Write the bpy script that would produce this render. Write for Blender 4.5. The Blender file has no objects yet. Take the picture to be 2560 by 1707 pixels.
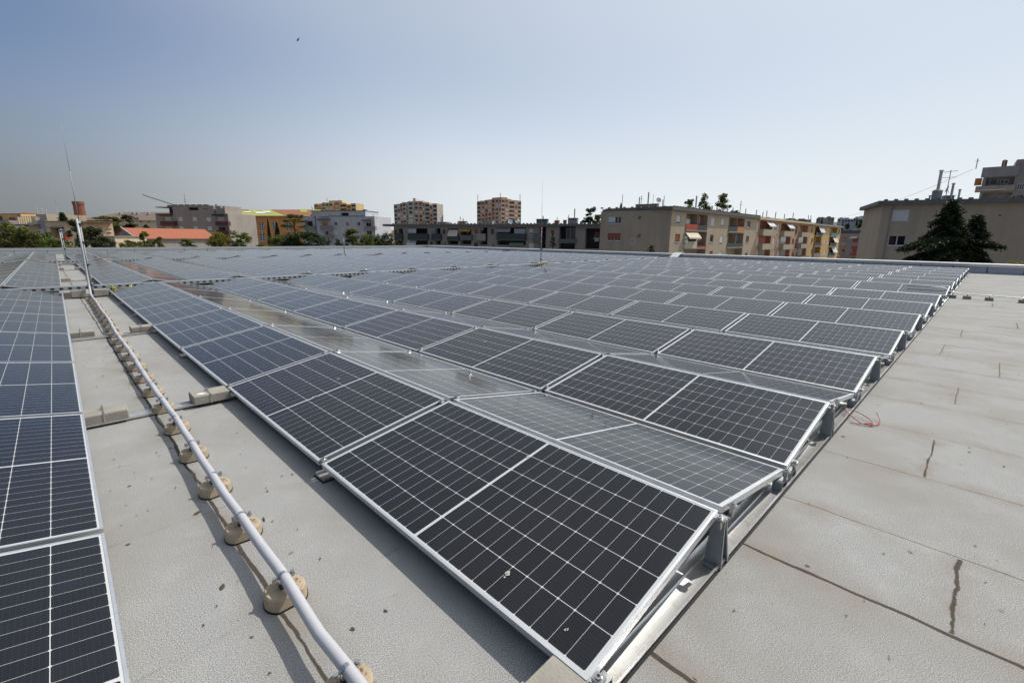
import bpy, math, random
from mathutils import Vector, Matrix
random.seed(7)
SC = bpy.context.scene
COL = SC.collection
R = math.radians

# ------------------------------------------------------------------ camera
CAM = Vector((-1.07399, -0.71905, 1.54363))
RT = Vector((0.71042, -0.70371, 0.00953)); FW = Vector((0.68690, 0.69337, -0.21782)); UP = RT.cross(FW)
RT = FW.cross(UP).normalized(); FW.normalize(); UP = RT.cross(FW).normalized()
_F = 1168.81                                   # focal length in photo pixels
cd = bpy.data.cameras.new('camera'); cam = bpy.data.objects.new('camera', cd); COL.objects.link(cam)
cd.sensor_width = 36; cd.lens = 36 * _F / 2560; cd.clip_start = .05; cd.clip_end = 5000
m = Matrix.Identity(4)
for i in range(3): m[i][0] = RT[i]; m[i][1] = UP[i]; m[i][2] = -FW[i]; m[i][3] = CAM[i]
cam.matrix_world = m; SC.camera = cam

# ------------------------------------------------------------------ sky, sun, exposure
SUN_AZ, SUN_EL = R(-13), R(51)                 # azimuth from +X towards +Y
w = bpy.data.worlds.new('World'); SC.world = w; w.use_nodes = True
nt = w.node_tree; bg = nt.nodes['Background']
sky = nt.nodes.new('ShaderNodeTexSky'); sky.sky_type = 'NISHITA'; sky.sun_disc = False
sky.sun_elevation = SUN_EL; sky.sun_rotation = R(90) - SUN_AZ
sky.air_density = 1.0; sky.dust_density = 0.8; sky.ozone_density = 5.0; sky.altitude = 0
S = Vector((math.cos(SUN_EL) * math.cos(SUN_AZ), math.cos(SUN_EL) * math.sin(SUN_AZ), math.sin(SUN_EL)))
# summer haze over the town: a pale veil, densest at the horizon and brightest towards the sun
def wn(typ, **kw):
    n = nt.nodes.new(typ)
    for k, v in kw.items(): setattr(n, k, v)
    return n
def wm(op, a, b=0.0):
    n = wn('ShaderNodeMath', operation=op)
    for i, v in enumerate((a, b)):
        if hasattr(v, 'links'): nt.links.new(v, n.inputs[i])
        else: n.inputs[i].default_value = v
    return n.outputs[0]
def wr(v, a, b, c, d, t='LINEAR'):
    n = wn('ShaderNodeMapRange', interpolation_type=t); nt.links.new(v, n.inputs[0])
    for i, x in enumerate((a, b, c, d)): n.inputs[i + 1].default_value = x
    return n.outputs[0]
tc = wn('ShaderNodeTexCoord'); sz = wn('ShaderNodeSeparateXYZ'); nt.links.new(tc.outputs['Generated'], sz.inputs[0])
dp = wn('ShaderNodeVectorMath', operation='DOT_PRODUCT'); nt.links.new(tc.outputs['Generated'], dp.inputs[0]); dp.inputs[1].default_value = S
cg = dp.outputs['Value']
lum = wm('ADD', wm('ADD', wr(cg, -.22, .42, .235, .72, 'SMOOTHSTEP'), wr(cg, -.1, .4, 0, .16)), wr(cg, .85, 1, 0, 1.1, 'SMOOTHSTEP'))
veil = wn('ShaderNodeMix', data_type='RGBA', blend_type='MULTIPLY'); veil.inputs[0].default_value = 1
nt.links.new(lum, veil.inputs[6]); veil.inputs[7].default_value = (.955, 1.01, 1.035, 1)
clear = wm('MULTIPLY', wr(cg, 0, .8, .84, .26), wr(sz.outputs[2], .0, .33, .0, 1.0, 'SMOOTHSTEP'))
blue = wn('ShaderNodeMix', data_type='RGBA', blend_type='MULTIPLY'); blue.inputs[0].default_value = 1
nt.links.new(sky.outputs[0], blue.inputs[6]); blue.inputs[7].default_value = (0.1 * .44, 0.1 * .68, 0.1 * .90, 1)
mh = wn('ShaderNodeMix', data_type='RGBA'); nt.links.new(clear, mh.inputs[0]); nt.links.new(veil.outputs[2], mh.inputs[6]); nt.links.new(blue.outputs[2], mh.inputs[7])
nt.links.new(mh.outputs[2], bg.inputs[0]); bg.inputs[1].default_value = 1.0
sd = bpy.data.lights.new('sun', 'SUN'); sun = bpy.data.objects.new('sun', sd); COL.objects.link(sun)
sd.energy = 3.9; sd.angle = R(.55); sd.color = (1, .955, .88)
sun.rotation_euler = S.to_track_quat('Z', 'Y').to_euler(); sun.location = (20, -10, 60)
SC.view_settings.view_transform = 'Standard'; SC.view_settings.look = 'None'
SC.view_settings.exposure = 0; SC.view_settings.gamma = 1
SC.cycles.max_bounces = 6; SC.cycles.caustics_reflective = False; SC.cycles.caustics_refractive = False

# ------------------------------------------------------------------ materials
class NT:
    def __init__(s, name):
        s.mat = bpy.data.materials.new(name); s.mat.use_nodes = True; s.t = s.mat.node_tree
        s.b = s.t.nodes['Principled BSDF']
    def node(s, typ, **kw):
        n = s.t.nodes.new(typ)
        for k, v in kw.items(): setattr(n, k, v)
        return n
    def put(s, sock, v):
        if hasattr(v, 'is_linked') or hasattr(v, 'links'): s.t.links.new(v, sock)
        else: sock.default_value = v
    def m(s, op, a, b=0.0, c=None):
        n = s.node('ShaderNodeMath', operation=op); s.put(n.inputs[0], a); s.put(n.inputs[1], b)
        if c is not None: s.put(n.inputs[2], c)
        return n.outputs[0]
    def mix(s, f, a, b):
        n = s.node('ShaderNodeMix', data_type='RGBA'); s.put(n.inputs[0], f); s.put(n.inputs[6], a); s.put(n.inputs[7], b)
        return n.outputs[2]
    def obj(s): return s.node('ShaderNodeTexCoord').outputs['Object']
    def geo(s): return s.node('ShaderNodeNewGeometry').outputs['Position']
    def sep(s, v):
        n = s.node('ShaderNodeSeparateXYZ'); s.put(n.inputs[0], v); return n.outputs
    def noise(s, v, sc, det=3, rough=.55):
        n = s.node('ShaderNodeTexNoise'); s.put(n.inputs['Vector'], v); n.inputs['Scale'].default_value = sc
        n.inputs['Detail'].default_value = det; n.inputs['Roughness'].default_value = rough
        return n.outputs[0]
    def ramp(s, f, a, b):
        n = s.node('ShaderNodeMapRange', clamp=True); s.put(n.inputs[0], f); n.inputs[1].default_value = a; n.inputs[2].default_value = b
        return n.outputs[0]
    def scale(s, v, x, y, z):
        n = s.node('ShaderNodeMapping'); s.put(n.inputs['Vector'], v); n.inputs['Scale'].default_value = (x, y, z); return n.outputs[0]
    def bump(s, h, st, d=.01):
        n = s.node('ShaderNodeBump'); n.inputs['Strength'].default_value = st; n.inputs['Distance'].default_value = d
        s.put(n.inputs['Height'], h); s.t.links.new(n.outputs[0], s.b.inputs['Normal'])
    def set(s, **kw):
        for k, v in kw.items():
            if isinstance(v, tuple) and len(v) == 3: v = (*v, 1)
            s.put(s.b.inputs[k], v)
        return s.mat
def c4(c): return (*c, 1) if len(c) == 3 else c
_mats = {}
def plain(name, col, rough=.7, var=.12, sc=2.0, metal=0, spec=.5, bumpy=0):
    """a surface with slow and fine colour variation"""
    if name in _mats: return _mats[name]
    n = NT(name); p = n.geo()
    a = n.noise(p, sc, 4); b = n.noise(p, sc * 14, 3)
    f = n.m('ADD', n.m('MULTIPLY', a, .7), n.m('MULTIPLY', b, .3))
    lo = tuple(max(0, x * (1 - 2.2 * var)) for x in col); hi = tuple(min(1, x * (1 + 2.2 * var)) for x in col)
    n.set(**{'Base Color': n.mix(n.ramp(f, .25, .75), c4(lo), c4(hi)), 'Roughness': rough, 'Metallic': metal, 'Specular IOR Level': spec})
    if bumpy: n.bump(b, bumpy)
    _mats[name] = n.mat
    return n.mat
def stucco(name, col, var=.07):
    """painted render: blotches, rain streaks, fine grain"""
    if name in _mats: return _mats[name]
    col = tuple(min(.75, 1.18 * x) for x in col)
    n = NT(name); p = n.geo()
    a = n.noise(p, .35, 4); st = n.noise(n.scale(p, 1.6, 1.6, .12), 1.0, 4); g = n.noise(p, 9, 2)
    f = n.m('ADD', n.m('ADD', n.m('MULTIPLY', a, .4), n.m('MULTIPLY', st, .4)), n.m('MULTIPLY', g, .2))
    lo = tuple(x * (1 - 3 * var) for x in col); hi = tuple(min(1, x * (1 + 2 * var)) for x in col)
    n.set(**{'Base Color': n.mix(n.ramp(f, .3, .68), c4(lo), c4(hi)), 'Roughness': .9, 'Specular IOR Level': .25})
    _mats[name] = n.mat
    return n.mat

def mat_roof():
    n = NT('mineral_felt'); p = n.obj(); X, Y, Z = n.sep(p)
    g1 = n.noise(p, 235, 2, .8); g2 = n.noise(p, 120, 2, .6); g3 = n.noise(p, 6, 5, .6); g4 = n.noise(p, 1.1, 4)
    base = n.mix(n.ramp(g1, .36, .64), (.10, .098, .094, 1), (.50, .492, .475, 1))
    base = n.mix(n.m('MULTIPLY', n.ramp(g2, .48, .70), .28), base, (.16, .155, .145, 1))
    base = n.mix(n.m('MULTIPLY', n.ramp(g3, .50, .72), .22), base, (.42, .41, .385, 1))
    base = n.mix(n.m('MULTIPLY', n.ramp(g4, .44, .66), .5), base, (.225, .205, .175, 1))
    # felt strips run along Y; two series of lap seams (wavy, uneven width)
    wob = n.m('MULTIPLY', n.m('SUBTRACT', n.noise(n.scale(p, .4, 1, 0), 2.3, 4), .5), .055)
    xw = n.m('ADD', X, wob)
    def per(x0, step):
        q = n.m('DIVIDE', n.m('SUBTRACT', xw, x0), step)
        return n.m('MULTIPLY', n.m('ABSOLUTE', n.m('SUBTRACT', n.m('FRACT', n.m('ADD', q, .5)), .5)), step)
    right = n.m('GREATER_THAN', X, 1.64)
    d = n.m('ADD', n.m('MULTIPLY', per(1.965, .932), right), n.m('MULTIPLY', per(.358, .94), n.m('SUBTRACT', 1, right)))
    wn = n.noise(n.scale(p, 1.2, 1, 1), 1.7, 5, .7)
    strong = n.m('LESS_THAN', X, 1.6)
    wid = n.m('ADD', n.m('MULTIPLY', n.ramp(wn, .35, .72), n.m('ADD', .0035, n.m('MULTIPLY', strong, .0065))), n.m('ADD', .0008, n.m('MULTIPLY', strong, .0035)))
    seam = n.ramp(n.m('SUBTRACT', d, wid), .0025, -.0015)
    stain = n.m('MULTIPLY', n.ramp(d, .16, .01), n.ramp(n.noise(p, 3.2, 4), .42, .68))
    # cross joints of single sheets: (y, x0, x1, width)
    for (y, x0, x1, wd) in ((-.845, 1.31, 1.95, .013), (-.63, 2.91, 3.76, .009), (-.69, 5.0, 5.75, .006), (-.42, 7.6, 8.5, .006),
                            (-1.0, 6.65, 7.6, .006), (-.55, 9.5, 10.4, .008), (-1.25, 11.3, 12.2, .01), (-.9, 15.05, 16, .012), (-1.6, 18.8, 19.7, .02)):
        yy = n.m('ABSOLUTE', n.m('SUBTRACT', n.m('ADD', Y, n.m('MULTIPLY', n.m('SUBTRACT', n.noise(p, 5, 4), .5), .05)), y))
        inx = n.m('MULTIPLY', n.m('GREATER_THAN', X, x0), n.m('LESS_THAN', X, x1))
        wv = n.m('MULTIPLY', n.ramp(n.noise(p, 9, 4, .7), .25, .7), wd)
        seam = n.m('MAXIMUM', seam, n.m('MULTIPLY', n.ramp(n.m('SUBTRACT', yy, wv), .003, -.002), inx))
        stain = n.m('MAXIMUM', stain, n.m('MULTIPLY', n.m('MULTIPLY', n.ramp(yy, .13, .0), inx), n.ramp(n.noise(p, 7, 3), .4, .7)))
    # faint lap lines across the walkway
    q = n.m('ABSOLUTE', n.m('SUBTRACT', n.m('FRACT', n.m('ADD', n.m('DIVIDE', n.m('ADD', Y, n.m('MULTIPLY', n.noise(p, 1.5, 4), .12)), 1.02), .3)), .5))
    lap = n.m('MULTIPLY', n.m('MULTIPLY', n.ramp(q, .012, .002), n.m('LESS_THAN', X, 0)), n.ramp(n.noise(p, 4, 4), .42, .6))
    base = n.mix(n.m('MULTIPLY', stain, .62), base, (.215, .175, .125, 1))
    base = n.mix(n.m('MULTIPLY', lap, .35), base, (.13, .12, .10, 1))
    tar = n.ramp(n.noise(n.scale(p, 1, 2.2, 1), 11, 5, .75), .735, .765)
    base = n.mix(n.m('MULTIPLY', tar, .55), base, (.07, .058, .042, 1))
    base = n.mix(n.m('MULTIPLY', seam, .93), base, n.mix(n.noise(p, 60, 3), (.012, .010, .008, 1), (.085, .065, .045, 1)))
    n.set(**{'Base Color': base, 'Roughness': .93, 'Specular IOR Level': .3})
    h = n.m('SUBTRACT', n.m('ADD', n.m('MULTIPLY', g1, .18), n.m('MULTIPLY', g3, .25)), n.m('MULTIPLY', seam, 1.0))
    n.bump(h, .22, .004)
    return n.mat

PW, PL = 1.0375, 2.094
def mat_glass():
    n = NT('solar_glass'); uv = n.node('ShaderNodeUVMap').outputs[0]; U, V, _ = n.sep(uv)
    mu, pw = .0200, .16625; mv, pv, gap = .0235, .0846, .0165; hl = 12 * pv
    dist = lambda x, p: n.m('MULTIPLY', n.m('ABSOLUTE', n.m('SUBTRACT', n.m('FRACT', n.m('ADD', n.m('DIVIDE', x, p), .5)), .5)), p)
    u = n.m('SUBTRACT', U, mu); v0 = n.m('SUBTRACT', V, mv)
    far = n.m('GREATER_THAN', v0, hl + gap / 2)
    v = n.m('SUBTRACT', v0, n.m('MULTIPLY', far, gap))
    du, dv = dist(u, pw), dist(v, pv)
    lin = n.m('MAXIMUM', n.m('LESS_THAN', du, .00145), n.m('LESS_THAN', dv, .00075))
    lin = n.m('MAXIMUM', lin, n.m('LESS_THAN', n.m('ADD', du, dv), .0070))
    lin = n.m('MAXIMUM', lin, n.m('LESS_THAN', n.m('ABSOLUTE', n.m('SUBTRACT', v0, hl + gap / 2)), gap / 2 - .001))
    out = n.m('MAXIMUM', n.m('MAXIMUM', n.m('LESS_THAN', u, 0), n.m('GREATER_THAN', u, 6 * pw)), n.m('MAXIMUM', n.m('LESS_THAN', v0, 0), n.m('GREATER_THAN', v0, 24 * pv + gap)))
    lin = n.m('MAXIMUM', lin, out)
    bus = n.m('LESS_THAN', dist(n.m('ADD', u, pw / 20), pw / 10), .0004)
    p = n.geo(); cellid = n.node('ShaderNodeCombineXYZ')
    n.put(cellid.inputs[0], n.m('FLOOR', n.m('DIVIDE', u, pw))); n.put(cellid.inputs[1], n.m('FLOOR', n.m('DIVIDE', v, pv)))
    wn = n.node('ShaderNodeTexWhiteNoise', noise_dimensions='2D'); n.put(wn.inputs['Vector'], cellid.outputs[0])
    cell = n.mix(wn.outputs[0], (.0070, .0075, .0095, 1), (.0105, .0110, .0145, 1))
    cell = n.mix(n.m('MULTIPLY', bus, .07), cell, (.25, .25, .26, 1))
    base = n.mix(lin, cell, (.52, .52, .51, 1))
    # thin uneven film of dust, thicker towards the frame, with water marks and specks
    oi = n.node('ShaderNodeObjectInfo').outputs['Random']
    d1 = n.noise(p, 2.2, 5, .65); d2 = n.noise(p, 26, 4, .7)
    edge = n.ramp(n.m('MINIMUM', n.m('MINIMUM', U, n.m('SUBTRACT', PW, U)), n.m('MINIMUM', V, n.m('SUBTRACT', PL, V))), .05, .0)
    dust = n.m('ADD', n.m('MULTIPLY', n.ramp(d1, .35, .75), .016), n.m('MULTIPLY', n.ramp(d2, .5, .8), .022))
    dust = n.m('ADD', dust, n.m('ADD', n.m('MULTIPLY', edge, .025), n.m('ADD', .005, n.m('MULTIPLY', oi, .008))))
    vor = n.node('ShaderNodeTexVoronoi'); n.put(vor.inputs['Vector'], p); vor.inputs['Scale'].default_value = 34
    dust = n.m('ADD', dust, n.m('MULTIPLY', n.m('MULTIPLY', n.ramp(vor.outputs['Distance'], .12, .05), n.ramp(n.noise(p, 7, 2), .56, .66)), .20))
    base = n.mix(n.m('MULTIPLY', dust, .25), base, (.46, .42, .36, 1))
    n.set(**{'Base Color': base, 'Roughness': n.m('ADD', .05, n.m('MULTIPLY', d1, .09)), 'IOR': 1.5, 'Specular IOR Level': .33,
             'Sheen Weight': .05, 'Sheen Roughness': .3, 'Sheen Tint': (1, .84, .68)})
    return n.mat
def mat_alu(name='anodised_aluminium', col=(.73, .735, .74), rough=.38, metal=.75):
    n = NT(name); p = n.geo(); a = n.noise(n.scale(p, 2, 2, 2), 6, 4); b = n.noise(p, 60, 2)
    n.set(**{'Base Color': n.mix(n.ramp(a, .3, .75), tuple(x * .86 for x in col) + (1,), col + (1,)), 'Metallic': metal,
             'Roughness': n.m('ADD', rough - .06, n.m('MULTIPLY', b, .14))})
    return n.mat
def mat_brushed():
    n = NT('rolled_aluminium'); p = n.geo()
    st = n.noise(n.scale(p, .6, 90, 90), 3, 3); dirt = n.noise(p, 9, 5, .7)
    n.set(**{'Base Color': n.mix(n.ramp(dirt, .5, .8), (.80, .80, .79, 1), (.50, .45, .37, 1)), 'Metallic': .92,
             'Roughness': n.m('ADD', .24, n.m('MULTIPLY', st, .22)), 'Anisotropic': .5})
    return n.mat
def mat_leaf(name, dark, light, hue=(0, 0, 0)):
    dark = tuple(1.5 * x for x in dark); light = tuple(1.55 * x for x in light)
    n = NT(name); p = n.geo(); oi = n.node('ShaderNodeObjectInfo').outputs['Random']
    a = n.noise(p, .55, 3); b = n.noise(p, 3.5, 2)
    f = n.m('ADD', n.m('MULTIPLY', n.ramp(a, .3, .7), .6), n.m('MULTIPLY', n.ramp(b, .3, .7), .4))
    colr = n.mix(f, c4(dark), c4(light))
    colr = n.mix(n.m('MULTIPLY', oi, .25), colr, c4((light[0] * 1.15, light[1] * 1.0, light[2] * .6)))
    n.set(**{'Base Color': colr, 'Roughness': .65, 'Specular IOR Level': .3})
    tr = n.node('ShaderNodeBsdfTranslucent'); n.put(tr.inputs[0], colr)
    mx = n.node('ShaderNodeMixShader'); mx.inputs[0].default_value = .28
    o = n.t.nodes['Material Output']
    n.t.links.new(n.b.outputs[0], mx.inputs[1]); n.t.links.new(tr.outputs[0], mx.inputs[2]); n.t.links.new(mx.outputs[0], o.inputs[0])
    return n.mat
def mat_pane():
    n = NT('window_glass'); p = n.geo(); a = n.noise(p, .8, 2)
    n.set(**{'Base Color': n.mix(a, (.012, .014, .016, 1), (.06, .065, .07, 1)), 'Roughness': .06, 'Specular IOR Level': .6}); return n.mat
def mat_stripe(name, c1, c2, freq, axis=2):
    n = NT(name); p = n.geo(); v = n.sep(p)[axis]
    f = n.m('GREATER_THAN', n.m('FRACT', n.m('MULTIPLY', v, freq)), .82)
    n.set(**{'Base Color': n.mix(n.m('MULTIPLY', f, .6), c4(c1), c4(c2)), 'Roughness': .6}); return n.mat
def mat_tiles(name, c1, c2):
    n = NT(name); p = n.geo(); a = n.noise(p, 3, 4); b = n.noise(p, 22, 2)
    n.set(**{'Base Color': n.mix(n.ramp(n.m('ADD', n.m('MULTIPLY', a, .6), n.m('MULTIPLY', b, .4)), .35, .65), c4(c1), c4(c2)), 'Roughness': .85}); return n.mat
def mat_joint(name, col, dark, axis, step, wid):
    n = NT(name); p = n.obj(); v = n.sep(p)[axis]; a = n.noise(p, 1.3, 4)
    d = n.m('MULTIPLY', n.m('ABSOLUTE', n.m('SUBTRACT', n.m('FRACT', n.m('DIVIDE', v, step)), .5)), step)
    lin = n.ramp(n.m('SUBTRACT', d, n.m('MULTIPLY', n.ramp(n.noise(p, 2.5, 3), .3, .7), wid)), .015, 0)
    b = n.mix(n.ramp(a, .3, .7), c4(tuple(x * .85 for x in col)), c4(col))
    n.set(**{'Base Color': n.mix(n.m('MULTIPLY', lin, .85), b, c4(dark)), 'Roughness': .6}); return n.mat

M = dict(
    roof=mat_roof(), glass=mat_glass(), alu=mat_alu(), rail=mat_brushed(),
    steel=mat_alu('stainless_steel', (.56, .54, .52), .28, .95), galv=mat_alu('galvanised_steel', (.50, .52, .53), .42, .7),
    back=plain('panel_backsheet', (.6, .6, .6)), bracket=mat_alu('bracket_sheet', (.40, .42, .42), .45, .6),
    rubber=plain('black_rubber', (.015, .014, .013), .8), concrete=plain('ballast_concrete', (.30, .275, .23), .9, .13, 7, bumpy=.3),
    foot=plain('tan_polymer_concrete', (.40, .315, .215), .85, .09, 14, bumpy=.2), footmark=plain('stamped_mark', (.20, .145, .085), .9),
    pvc=plain('grey_pvc', (.46, .455, .47), .42, .03, 3), black=plain('black_plastic', (.02, .02, .02), .5),
    red=plain('red_cable', (.42, .022, .03), .4, .05), yellow=plain('yellow_green_cable', (.55, .5, .05), .5, .05),
    wood=plain('weathered_plank', (.5, .38, .24), .8), coping=mat_alu('coping_metal', (.74, .73, .70), .36, .55),
    parl=mat_joint('parapet_sheet_pale', (.62, .615, .59), (.12, .10, .08), 0, 1.65, .02),
    parr=mat_joint('parapet_sheet_grey', (.52, .53, .55), (.03, .03, .035), 1, 1.25, .03),
    white=plain('white_paint', (.74, .74, .73), .6, .05), dropping=plain('bird_dropping', (.42, .41, .36), .9, .25, 90),
    pane=mat_pane(), dark=plain('dark_interior_and_shade', (.035, .033, .03), .9, .3, 1), frame=plain('white_window_frame', (.62, .63, .63), .5, .05),  # dark also coats open loggia backs, recess shade put into its colour
    shut_w=mat_stripe('white_roller_shutter', (.62, .62, .60), (.35, .35, .34), 14), shut_r=mat_stripe('red_brown_shutter', (.27, .075, .04), (.11, .03, .02), 12),
    shut_b=mat_stripe('brown_shutter', (.10, .045, .03), (.04, .02, .015), 12), shut_y=plain('ochre_shutter', (.46, .27, .05), .7),
    eave=plain('grey_eave', (.13, .135, .13), .8), metalgrey=plain('grey_flashing', (.30, .31, .31), .6), rooftile=mat_tiles('terracotta_tiles', (.22, .075, .04), (.40, .16, .085)),
    oldtile=mat_tiles('weathered_tiles', (.16, .115, .085), (.27, .20, .15)), tin=plain('dark_roof_sheet', (.09, .10, .105), .7),
    orange_tile=mat_tiles('orange_tiles', (.26, .075, .035), (.40, .13, .065)), lime=mat_tiles('lime_roof_membrane', (.30, .31, .06), (.44, .43, .11)),
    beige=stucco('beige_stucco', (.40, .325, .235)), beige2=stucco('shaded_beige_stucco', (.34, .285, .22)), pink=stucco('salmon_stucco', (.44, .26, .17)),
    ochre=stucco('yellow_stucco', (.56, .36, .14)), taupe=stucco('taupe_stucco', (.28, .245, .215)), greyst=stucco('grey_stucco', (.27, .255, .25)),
    bluegrey=stucco('pale_grey_stucco', (.40, .40, .42)), orange=stucco('orange_stucco', (.58, .27, .10)), cream=stucco('cream_stucco', (.58, .47, .32)),
    towergrey=stucco('tower_grey_render', (.37, .33, .29), .10), towerpink=stucco('tower_pink_render', (.48, .33, .25)), toweryel=stucco('tower_yellow_render', (.55, .40, .20)),
    brick=mat_tiles('chimney_brick', (.15, .055, .032), (.26, .10, .055)), balc_red=plain('maroon_balcony', (.10, .022, .025), .6), balc_dark=plain('dark_balcony_sheet', (.045, .05, .048), .6),
    redpan=plain('red_balcony_panel', (.42, .055, .025), .6), orangepan=plain('orange_balcony_panel', (.50, .22, .06), .6), greyst2=plain('grey_violet_balcony', (.23, .21, .22), .7),
    awn=plain('cream_awning', (.60, .53, .40), .8, .05), awnw=plain('white_awning', (.58, .58, .58), .8, .05), awng=plain('green_awning', (.14, .25, .15), .8), awnr=plain('coral_awning', (.62, .22, .15), .8),
    cloth_p=plain('pink_laundry', (.48, .16, .24), .9), cloth_b=plain('teal_laundry', (.05, .22, .24), .9), cloth_w=plain('white_laundry', (.6, .6, .62), .9), cloth_r=plain('red_laundry', (.38, .02, .03), .9),
    trunk=plain('bark', (.07, .05, .035), .9), ground=plain('street_ground', (.17, .155, .13), .95, .2, .05), hill=plain('hill_scrub', (.07, .09, .05), .95, .25, .03),
    leaf=mat_leaf('olive_leaves', (.030, .038, .008), (.105, .110, .022)), leafd=mat_leaf('dark_leaves', (.012, .020, .008), (.040, .055, .018)),
    pine=mat_leaf('pine_needles', (.022, .030, .006), (.090, .100, .018)), leafy=mat_leaf('yellow_green_leaves', (.075, .075, .010), (.20, .18, .03)),
    leafg=mat_leaf('fresh_green_leaves', (.035, .055, .010), (.120, .145, .030)), cedar=mat_leaf('cedar_needles', (.008, .013, .006), (.026, .036, .014)),
    debris=plain('dead_leaf', (.07, .045, .02), .9, .3, 30),
)

# ------------------------------------------------------------------ mesh helpers
class MB:
    def __init__(s): s.v = []; s.f = []; s.mi = []; s.uv = {}
    def add(s, vs, fs, mi=0):
        o = len(s.v); s.v += [tuple(x) for x in vs]
        for f in fs: s.f.append(tuple(o + i for i in f)); s.mi.append(mi)
    def obox(s, o, a, b, c, mi=0):
        o, a, b, c = (Vector(x) for x in (o, a, b, c))
        if a.cross(b).dot(c) < 0: a, b = b, a
        vs = [o, o + a, o + a + b, o + b, o + c, o + a + c, o + a + b + c, o + b + c]
        s.add(vs, [(3, 2, 1, 0), (4, 5, 6, 7), (0, 1, 5, 4), (1, 2, 6, 5), (2, 3, 7, 6), (3, 0, 4, 7)], mi)
    def box(s, x0, y0, z0, x1, y1, z1, mi=0): s.obox((x0, y0, z0), (x1 - x0, 0, 0), (0, y1 - y0, 0), (0, 0, z1 - z0), mi)
    def bbox(s, x0, y0, z0, x1, y1, z1, b=.008, mi=0):
        """box with chamfered vertical and top edges"""
        def ring(i, z): return [(x0 + i, y0 + b, z), (x0 + b, y0 + i, z), (x1 - b, y0 + i, z), (x1 - i, y0 + b, z), (x1 - i, y1 - b, z), (x1 - b, y1 - i, z), (x0 + b, y1 - i, z), (x0 + i, y1 - b, z)]
        vs = ring(0, z0) + ring(0, z1 - b) + ring(b * .7, z1)
        fs = [tuple(range(7, -1, -1)), tuple(range(16, 24))]
        for k in range(2):
            for i in range(8): j = (i + 1) % 8; fs.append((k * 8 + i, k * 8 + j, k * 8 + 8 + j, k * 8 + 8 + i))
        s.add(vs, fs, mi)
    def tube(s, pts, r, n=8, mi=0, cap=True):
        pts = [Vector(p) for p in pts]; rs = r if isinstance(r, (list, tuple)) else [r] * len(pts)
        o = len(s.v); prev = None
        for i, p in enumerate(pts):
            d = (pts[min(i + 1, len(pts) - 1)] - pts[max(i - 1, 0)]).normalized()
            if prev is None:
                a = d.orthogonal().normalized()
            else:
                a = (prev - d * prev.dot(d)).normalized()
            prev = a; b = d.cross(a)
            for k in range(n):
                t = 2 * math.pi * k / n; s.v.append(tuple(p + (a * math.cos(t) + b * math.sin(t)) * rs[i]))
        for i in range(len(pts) - 1):
            for k in range(n):
                j = (k + 1) % n; s.f.append((o + i * n + k, o + i * n + j, o + i * n + n + j, o + i * n + n + k)); s.mi.append(mi)
        if cap:
            s.f.append(tuple(o + k for k in range(n - 1, -1, -1))); s.mi.append(mi)
            e = o + (len(pts) - 1) * n; s.f.append(tuple(e + k for k in range(n))); s.mi.append(mi)
    def prism(s, poly, z0, z1, mi=0, top=None):
        n = len(poly); top = top or poly
        vs = [(*p[:2], z0) for p in poly] + [(*p[:2], z1) for p in top]
        s.add(vs, [tuple(range(n - 1, -1, -1)), tuple(range(n, 2 * n))] + [(i, (i + 1) % n, n + (i + 1) % n, n + i) for i in range(n)], mi)
    def quad(s, a, b, c, d, mi=0): s.add([a, b, c, d], [(0, 1, 2, 3)], mi)
    def mesh(s, name, mats, off=None, smooth=False, uv=None):
        me = bpy.data.meshes.new(name)
        vs = s.v if off is None else [(x - off[0], y - off[1], z - off[2]) for x, y, z in s.v]
        me.from_pydata(vs, [], s.f)
        for mt in (mats if isinstance(mats, (list, tuple)) else [mats]): me.materials.append(mt)
        me.polygons.foreach_set('material_index', s.mi)
        if smooth: me.polygons.foreach_set('use_smooth', [True] * len(s.f))
        if uv is not None:
            l = me.uv_layers.new(name='UVMap')
            for p in me.polygons:
                q = uv.get(p.index)
                if q:
                    for li, c in zip(p.loop_indices, q): l.data[li].uv = c
        me.update(); return me
    def build(s, name, mats, parent=None, smooth=False, uv=None, local=False, loc=None):
        off = None
        if parent is not None and not local: off = wloc(parent)
        o = bpy.data.objects.new(name, s.mesh(name, mats, off if loc is None else loc, smooth, uv)); COL.objects.link(o)
        if parent is not None: o.parent = parent
        elif loc is not None: o.location = loc
        return o
def wloc(o):
    v = Vector(o.location)
    while o.parent: o = o.parent; v += o.location
    return v
def thing(name, label, cat, loc=(0, 0, 0), group=None, mat4=None):
    o = bpy.data.objects.new(name, None); o.empty_display_size = .2; COL.objects.link(o)
    if mat4 is not None: o.matrix_world = mat4
    else: o.location = loc
    return tag(o, label, cat, group)
def tag(o, label, cat, group=None, kind=None):
    if label: o['label'] = label
    if cat: o['category'] = cat
    if group: o['group'] = group
    if kind: o['kind'] = kind
    return o
def obj(name, me, parent=None, loc=(0, 0, 0)):
    o = bpy.data.objects.new(name, me); COL.objects.link(o); o.location = loc
    if parent: o.parent = parent
    return o
ORD = 'first second third fourth fifth sixth seventh eighth ninth tenth eleventh twelfth thirteenth fourteenth fifteenth sixteenth seventeenth eighteenth nineteenth twentieth'.split() + \
      ['twenty-' + a for a in 'first second third fourth fifth sixth seventh eighth ninth'.split()]

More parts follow.
